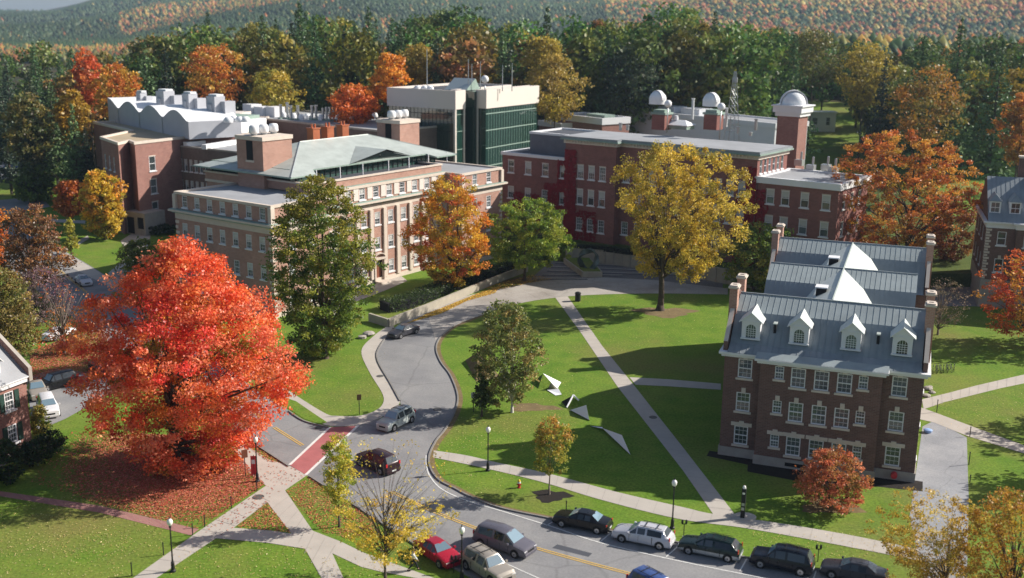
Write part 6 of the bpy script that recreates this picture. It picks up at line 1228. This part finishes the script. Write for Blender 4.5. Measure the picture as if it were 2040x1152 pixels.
# --- forest behind: prototypes
def conifer(seed, h=24, r=5.0, pal=DKG, tiers=26, dens=.8):
    rg = np.random.default_rng(seed); P = []; C = []; pal = np.array(pal); m = MB(); m.tube([(0, 0, -1), (0, 0, h*.5), (0, 0, h*.98)], [.4, .22, .03], 'bark', 6)
    for i in range(tiers):
        t = .14+.86*(i+rg.uniform(-.25, .25))/tiers; z = h*t; R_ = r*(1-t)**.85*rg.uniform(.6, 1.2)+.12; nb = 7
        for k in range(nb):
            a = 2*pi*(k+rg.random()*.7)/nb+i; rr_ = R_*rg.uniform(.65, 1.12); n = int(34*dens*rr_/r+5); s_ = rg.random(n)**.6; wd = .22*rr_*(1-s_*.5)
            x = s_*rr_; y = rg.normal(size=n)*wd*.7+.0; zz = z-.10*x+.16*rr_*s_**3+rg.normal(size=n)*.25; P.append(np.stack([x*cos(a)-y*sin(a), x*sin(a)+y*cos(a), zz], 1)); c = pal[rg.integers(len(pal))]*rg.uniform(.8, 1.25); C.append(np.tile(c, (n, 1))*rg.uniform(.7, 1.35, (n, 1)))
    P = np.concatenate(P); C = np.concatenate(C); t = thing('pine_tree', '', 'tree', (0, 0, -50)); link('crown', leaf_mesh('crown', P, .42*(1.15-.75*np.clip(P[:, 2]/h, 0, 1)), C, 'leaf_needle', flat_=.35, seed=seed), t); m.build('trunk', t); return t
def decid(seed, pal, h=20, r=5.5, prof='oval', ncl=170, npc=15, palin=None, name='broadleaf_tree'):
    return tree(name, '', (0, 0, -50), r, r, h*.22, h, prof, pal, ncl=ncl, npc=npc, leaf=.42, rc=1.45, seed=seed, rt=.28, mat='leaf_far', irr=.3, nl=5, gap=.15, palin=palin)
PINE = [(.09, .155, .06), (.125, .195, .07), (.068, .12, .05)]
FP = [conifer(1, 25, 5.6, PINE), conifer(2, 27, 5.0, PINE), conifer(3, 22, 5.8, [(.07, .10, .05), (.09, .13, .055)]), conifer(4, 24, 4.6, [(.05, .075, .045), (.04, .06, .04)], 20)]
FD = [decid(11, [(.14, .17, .04), (.20, .20, .045), (.12, .14, .035)]), decid(12, [(.28, .21, .04), (.22, .18, .04), (.33, .23, .04)]), decid(13, [(.10, .15, .035), (.13, .18, .04)], 21, 6), decid(14, [(.22, .14, .04), (.17, .13, .04), (.27, .14, .04)], 19, 5.5), decid(15, [(.62, .34, .04), (.5, .3, .05)], 18, 5)]
KN = [('dark green pine in the forest behind the buildings', FP), ('rounded autumn broadleaf tree in the forest behind the buildings', FD)]
used = set(); count = 0
rf = random.Random(21)
def put(proto, x, y, label, sc, group, z=None):
    z = terr(x, y) if z is None else z
    if id(proto) not in used: used.add(id(proto)); proto.location = (x, y, z-.2); proto.rotation_euler = (0, 0, rf.uniform(0, 6.3)); proto.scale = (sc, sc, sc); proto['label'] = label; proto['group'] = group; return proto
    c = copy_thing(proto, (x, y, z-.2), rf.uniform(0, 6.3), label, sc); c['group'] = group; return c
GP = 'dark pines of the forest behind the campus'; GD = 'autumn broadleaf trees of the forest behind the campus'
BLOCK = [(-135, -20, 0, 285), (-60, 15, 0, 262), (-20, 130, 0, 292)]
def topz(px, y):
    return (y, px)
TOPL = [(-200, 115), (0, 118), (90, 100), (150, 112), (250, 118), (300, 60), (350, 48), (430, 55), (520, 50), (600, 22), (680, 30), (740, 45), (800, 62), (880, 30), (960, 40), (1060, 40), (1150, 38), (1250, 52), (1330, 22), (1400, 40), (1440, 55), (1540, 60), (1600, 70), (1680, 88), (1760, 105), (1850, 95), (1960, 95), (2100, 90)]
def forest_tree(x, y, near):
    global count
    px = 1020+2216*x/y; z = terr(x, y); d = hypot(x, y)
    pine = rf.random() < (.68 if 550 < px < 1250 or px < 420 else .42)
    pr = rf.choice(FP) if pine else rf.choices(FD, [6, 1.6, 6, 2.5, .4] if px > 1150 else [4, 3, 4, 3, 1.4])[0]
    hgt = {True: 25, False: 20}[pine]; tgt = lerp(TOPL, px)-18+rf.uniform(2, 46 if near else 34); zt = float(PD(px, tgt, d)[2]); sc = (zt-z)/hgt
    sector = 'at the far left' if px < 150 else 'behind the laboratory block' if px < 520 else 'left of the glass tower' if px < 760 else 'behind the glass tower' if px < 1080 else 'behind the telescope domes' if px < 1560 else 'at the far right'
    kind_ = 'dark green pine' if pine else ['olive broadleaf tree', 'golden-brown broadleaf tree', 'mid-green broadleaf tree', 'russet broadleaf tree', 'orange broadleaf tree'][FD.index(pr)]
    rank = 'front rank of the forest' if y < 316 else 'middle of the forest' if y < 350 else 'deep in the forest'
    sc = max(.55, min(1.8, sc)); put(pr, x, y, kind_+(', ' if rank[0] == 'd' else ' in the ')+rank+' '+sector, sc, GP if pine else GD, z); count += 1
for row, (yy, step) in enumerate([(296, 9.5), (309, 9.5), (323, 10), (338, 10.5), (356, 11), (378, 12), (402, 13)]):
    x = -.56*yy
    while x < .53*yy:
        xx = x+rf.uniform(-2.5, 2.5); y2 = yy+rf.uniform(-5, 5); px = 1020+2216*xx/y2; x += step*rf.uniform(.85, 1.15)
        if -190 < xx < -60 and y2 < 300 and px > 170: continue
        if px > 1585 and y2 < 322 and px < 1760: continue
        if 1585 < px < 1700 and y2 < 375: continue
        if px < 120 and y2 < 312: continue
        if count > 262: break
        forest_tree(xx, y2, yy < 330)
# near left dark group in front
for i, (px, top, d, k) in enumerate([(15, 170, 275, 3), (60, 190, 262, 2), (150, 200, 255, 0), (110, 150, 285, 1), (172, 240, 248, 3)]):
    p = PD(px, 300, d); h = float(PD(px, top, d)[2]); put(FP[k], p[0], p[1], ['broad dark evergreen nearest the left edge before the forest', 'dark blue-green conifer second from the left edge before the forest', 'bushy conifer just left of the ochre tree by the laboratory', 'tall narrow conifer behind the ochre tree by the laboratory', 'low spruce touching the laboratory block at its left corner'][i], h/25, 'evergreens left of the laboratory block', 0)
# the trees one can pick out
SPEC = [(430, 92, 190, 62, 300, [(.62, .27, .04), (.6, .2, .04), (.5, .3, .05)], 'tall orange tree in the forest above the scalloped roof'), (545, 140, 215, 48, 285, [(.42, .34, .05), (.3, .28, .05), (.5, .36, .05)], 'golden-green tree right of the tall orange tree above the laboratory'),
        (778, 108, 180, 36, 262, [(.68, .27, .03), (.7, .34, .05)], 'bright orange tree just left of the glass tower'), (705, 170, 226, 48, 255, [(.62, .16, .03), (.64, .22, .04)], 'low flame-orange tree behind the vent stacks'),
        (178, 98, 200, 24, 300, [(.6, .13, .04), (.62, .18, .05)], 'slender scarlet tree at the left, beyond the laboratory'), (232, 130, 215, 46, 290, [(.6, .27, .04), (.55, .33, .05), (.6, .2, .04)], 'orange tree beside the slender scarlet one'),
        (148, 180, 262, 26, 262, [(.5, .3, .04), (.4, .26, .04)], 'ochre tree left of the laboratory block'), (1085, 75, 150, 38, 290, [(.44, .35, .06), (.4, .3, .05)], 'upper golden tree right of the glass tower'), (1105, 110, 215, 56, 272, [(.42, .30, .07), (.36, .26, .06), (.46, .36, .06)], 'tall golden-brown tree right of the glass tower'),
        (830, 92, 150, 42, 300, [(.46, .3, .05), (.34, .26, .05)], 'ochre tree behind the glass tower roof'), (512, 48, 150, 46, 330, [(.26, .24, .05), (.2, .2, .04)], 'olive-gold tree high in the forest'), (1845, 135, 262, 62, 268, [(.42, .2, .04), (.3, .18, .04), (.22, .17, .04)], 'russet tree before the dark pines at the right'),
        (2030, 190, 300, 40, 262, [(.5, .2, .04), (.36, .18, .04)], 'red-brown tree at the right edge of the forest'), (1720, 88, 190, 50, 330, [(.44, .33, .05), (.34, .27, .05)], 'golden tree among pines in the right forest'), (1255, 95, 195, 58, 290, [(.07, .10, .06), (.09, .12, .07)], 'blue-green tree behind the telescope domes'),
        (60, 190, 300, 42, 262, [(.16, .15, .05), (.22, .18, .05), (.1, .12, .04)], 'mottled green and brown tree in front of the left forest'), (1620, 62, 150, 56, 330, [(.18, .17, .05), (.14, .15, .04)], 'broad olive tree behind the observatory tower'), (1190, 40, 110, 30, 340, [(.3, .14, .05), (.2, .14, .05)], 'brownish tree at the forest top above the domes')]
for i, (cx, top, bot, hw_, d, pal, lb) in enumerate(SPEC):
    p = PD(cx, bot, d); z = terr(p[0], p[1]); r = hw_*d/FPX; zt = float(PD(cx, top, d)[2])-z; zb = max(2.5, float(p[2])-z-3)
    tree('broadleaf_tree', lb, (p[0], p[1], z), r, r, zb, zt, 'oval', pal, ncl=200, npc=22, leaf=.36, rc=max(1.0, r*.24), seed=200+i, rt=.3, irr=.3, gap=.2, nl=8)
p = GT(1742, 300); h = T(1742, 200, p)-p[2]
c = copy_thing(FP[2], (p[0], p[1], p[2]), 1.0, 'blue-green pine standing alone on the far lawn', h/22); c['group'] = 'lone pines on the far lawn'; 
for i, (px, top, d) in enumerate([(1828, 52, 300), (1900, 40, 305), (1985, 58, 290)]):
    p = PD(px, 200, d); z = terr(p[0], p[1]); h = float(PD(px, top, d)[2])-z
    c = copy_thing(FP[i % 2+0], (p[0], p[1], z), i*1., ['pointed dark pine, leftmost of three standing against the hillside', 'tall dark pine, middle of three standing against the hillside', 'broad dark pine, rightmost of three standing against the hillside'][i], (h/26, h/26, h/26)); 
    if 'group' in c: del c['group']
# --- wooded hillsides far away: one mass
def far_canopy():
    rg = np.random.default_rng(9); iv = np.array([(1, 0, 0), (0, 1, 0), (-1, 0, 0), (0, -1, 0), (0, 0, 1), (0, 0, -1)], float)
    it = np.array([(0, 1, 4), (1, 2, 4), (2, 3, 4), (3, 0, 4), (1, 0, 5), (2, 1, 5), (3, 2, 5), (0, 3, 5)]); pts = []; cols = []
    green = np.array([(.05, .095, .04), (.065, .11, .045), (.045, .08, .04), (.08, .11, .04)]); aut = np.array([(.46, .17, .06), (.48, .28, .07), (.40, .13, .06), (.42, .33, .09), (.26, .20, .06), (.22, .22, .07)])
    def nz(x, y): return sin(x*.011+2*sin(y*.006))*.5+sin(y*.009+1.3*sin(x*.013))*.5
    N1 = 100000
    while len(pts) < N1:
        px = rg.uniform(-120, 2180); k = rg.random(); near = k < .10
        r = 430+430*rg.random()**.8 if near else 1080+3200*rg.random()**1.3
        if near and px < 420: continue
        a = (px-1020)/2216; y = r/sqrt(1+a*a); x = a*y; z = terr(x, y)
        if not near and px > 420 and r < 1200: continue
        v = .6*sin(x*.0047+2.2*sin(y*.0023)+1)+.5*sin(y*.0061+1.7*sin(x*.0058))+.25*sin(x*.017+y*.011); pa = min(.85, max(0., (v+.15)*.9))*(1. if px > 1200 else .35)+(.34 if px > 1200 else .04)
        if px < 260 and r > 1500: pa = .02
        if 230 < px < 700 and 1900 < r < 2450: pa = .6
        if r < 1450 and px < 300: pa = .6
        if near: pa = .3
        c = aut[rg.integers(len(aut))] if rg.random() < pa else green[rg.integers(4)]; w_ = rg.uniform(2.2, 4.2)*(1.45 if px > 1200 else 1); s_ = (1+r/6000); hh = rg.uniform(3, 5.5)*(1.2 if near else 1)
        sh = .7+.45*abs(sin(x*.004+2*sin(y*.0021)))*abs(cos(y*.003+x*.0013)); up = rg.uniform(9, 17) if near else hh*.5  # sh: invented ridge shading multiplied into the tree colours
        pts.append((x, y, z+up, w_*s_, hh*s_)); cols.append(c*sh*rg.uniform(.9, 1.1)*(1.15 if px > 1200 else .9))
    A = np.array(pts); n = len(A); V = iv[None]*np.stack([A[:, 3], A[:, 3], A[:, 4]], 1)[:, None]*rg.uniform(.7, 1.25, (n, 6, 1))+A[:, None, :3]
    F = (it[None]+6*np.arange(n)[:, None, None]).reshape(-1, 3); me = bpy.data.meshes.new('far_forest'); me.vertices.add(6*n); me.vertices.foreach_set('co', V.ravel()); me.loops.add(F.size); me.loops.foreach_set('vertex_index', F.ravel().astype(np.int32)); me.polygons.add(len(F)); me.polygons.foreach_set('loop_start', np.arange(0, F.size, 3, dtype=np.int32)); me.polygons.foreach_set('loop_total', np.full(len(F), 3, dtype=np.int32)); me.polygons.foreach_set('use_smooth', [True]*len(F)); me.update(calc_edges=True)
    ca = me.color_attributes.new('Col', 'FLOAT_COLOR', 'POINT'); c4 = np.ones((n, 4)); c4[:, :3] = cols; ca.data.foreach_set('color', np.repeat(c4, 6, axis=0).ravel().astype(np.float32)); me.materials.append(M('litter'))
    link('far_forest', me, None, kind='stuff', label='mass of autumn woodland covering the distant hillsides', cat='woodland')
far_canopy()
# --- haze
HAZE = True
if HAZE:
    m = bpy.data.materials.new('haze'); m.use_nodes = True; nt = m.node_tree; nt.nodes.remove(nt.nodes['Principled BSDF']); pv = nt.nodes.new('ShaderNodeVolumePrincipled'); pv.inputs['Color'].default_value = (.58, .76, 1, 1); pv.inputs['Density'].default_value = .00009; pv.inputs['Anisotropy'].default_value = .2
    nt.links.new(pv.outputs[0], nt.nodes['Material Output'].inputs['Volume']); MATS['haze'] = m
    b = MB(); b.box(-9200, 9200, -9200, 9200, -2, 345, 'haze'); b.build('haze', kind='stuff')
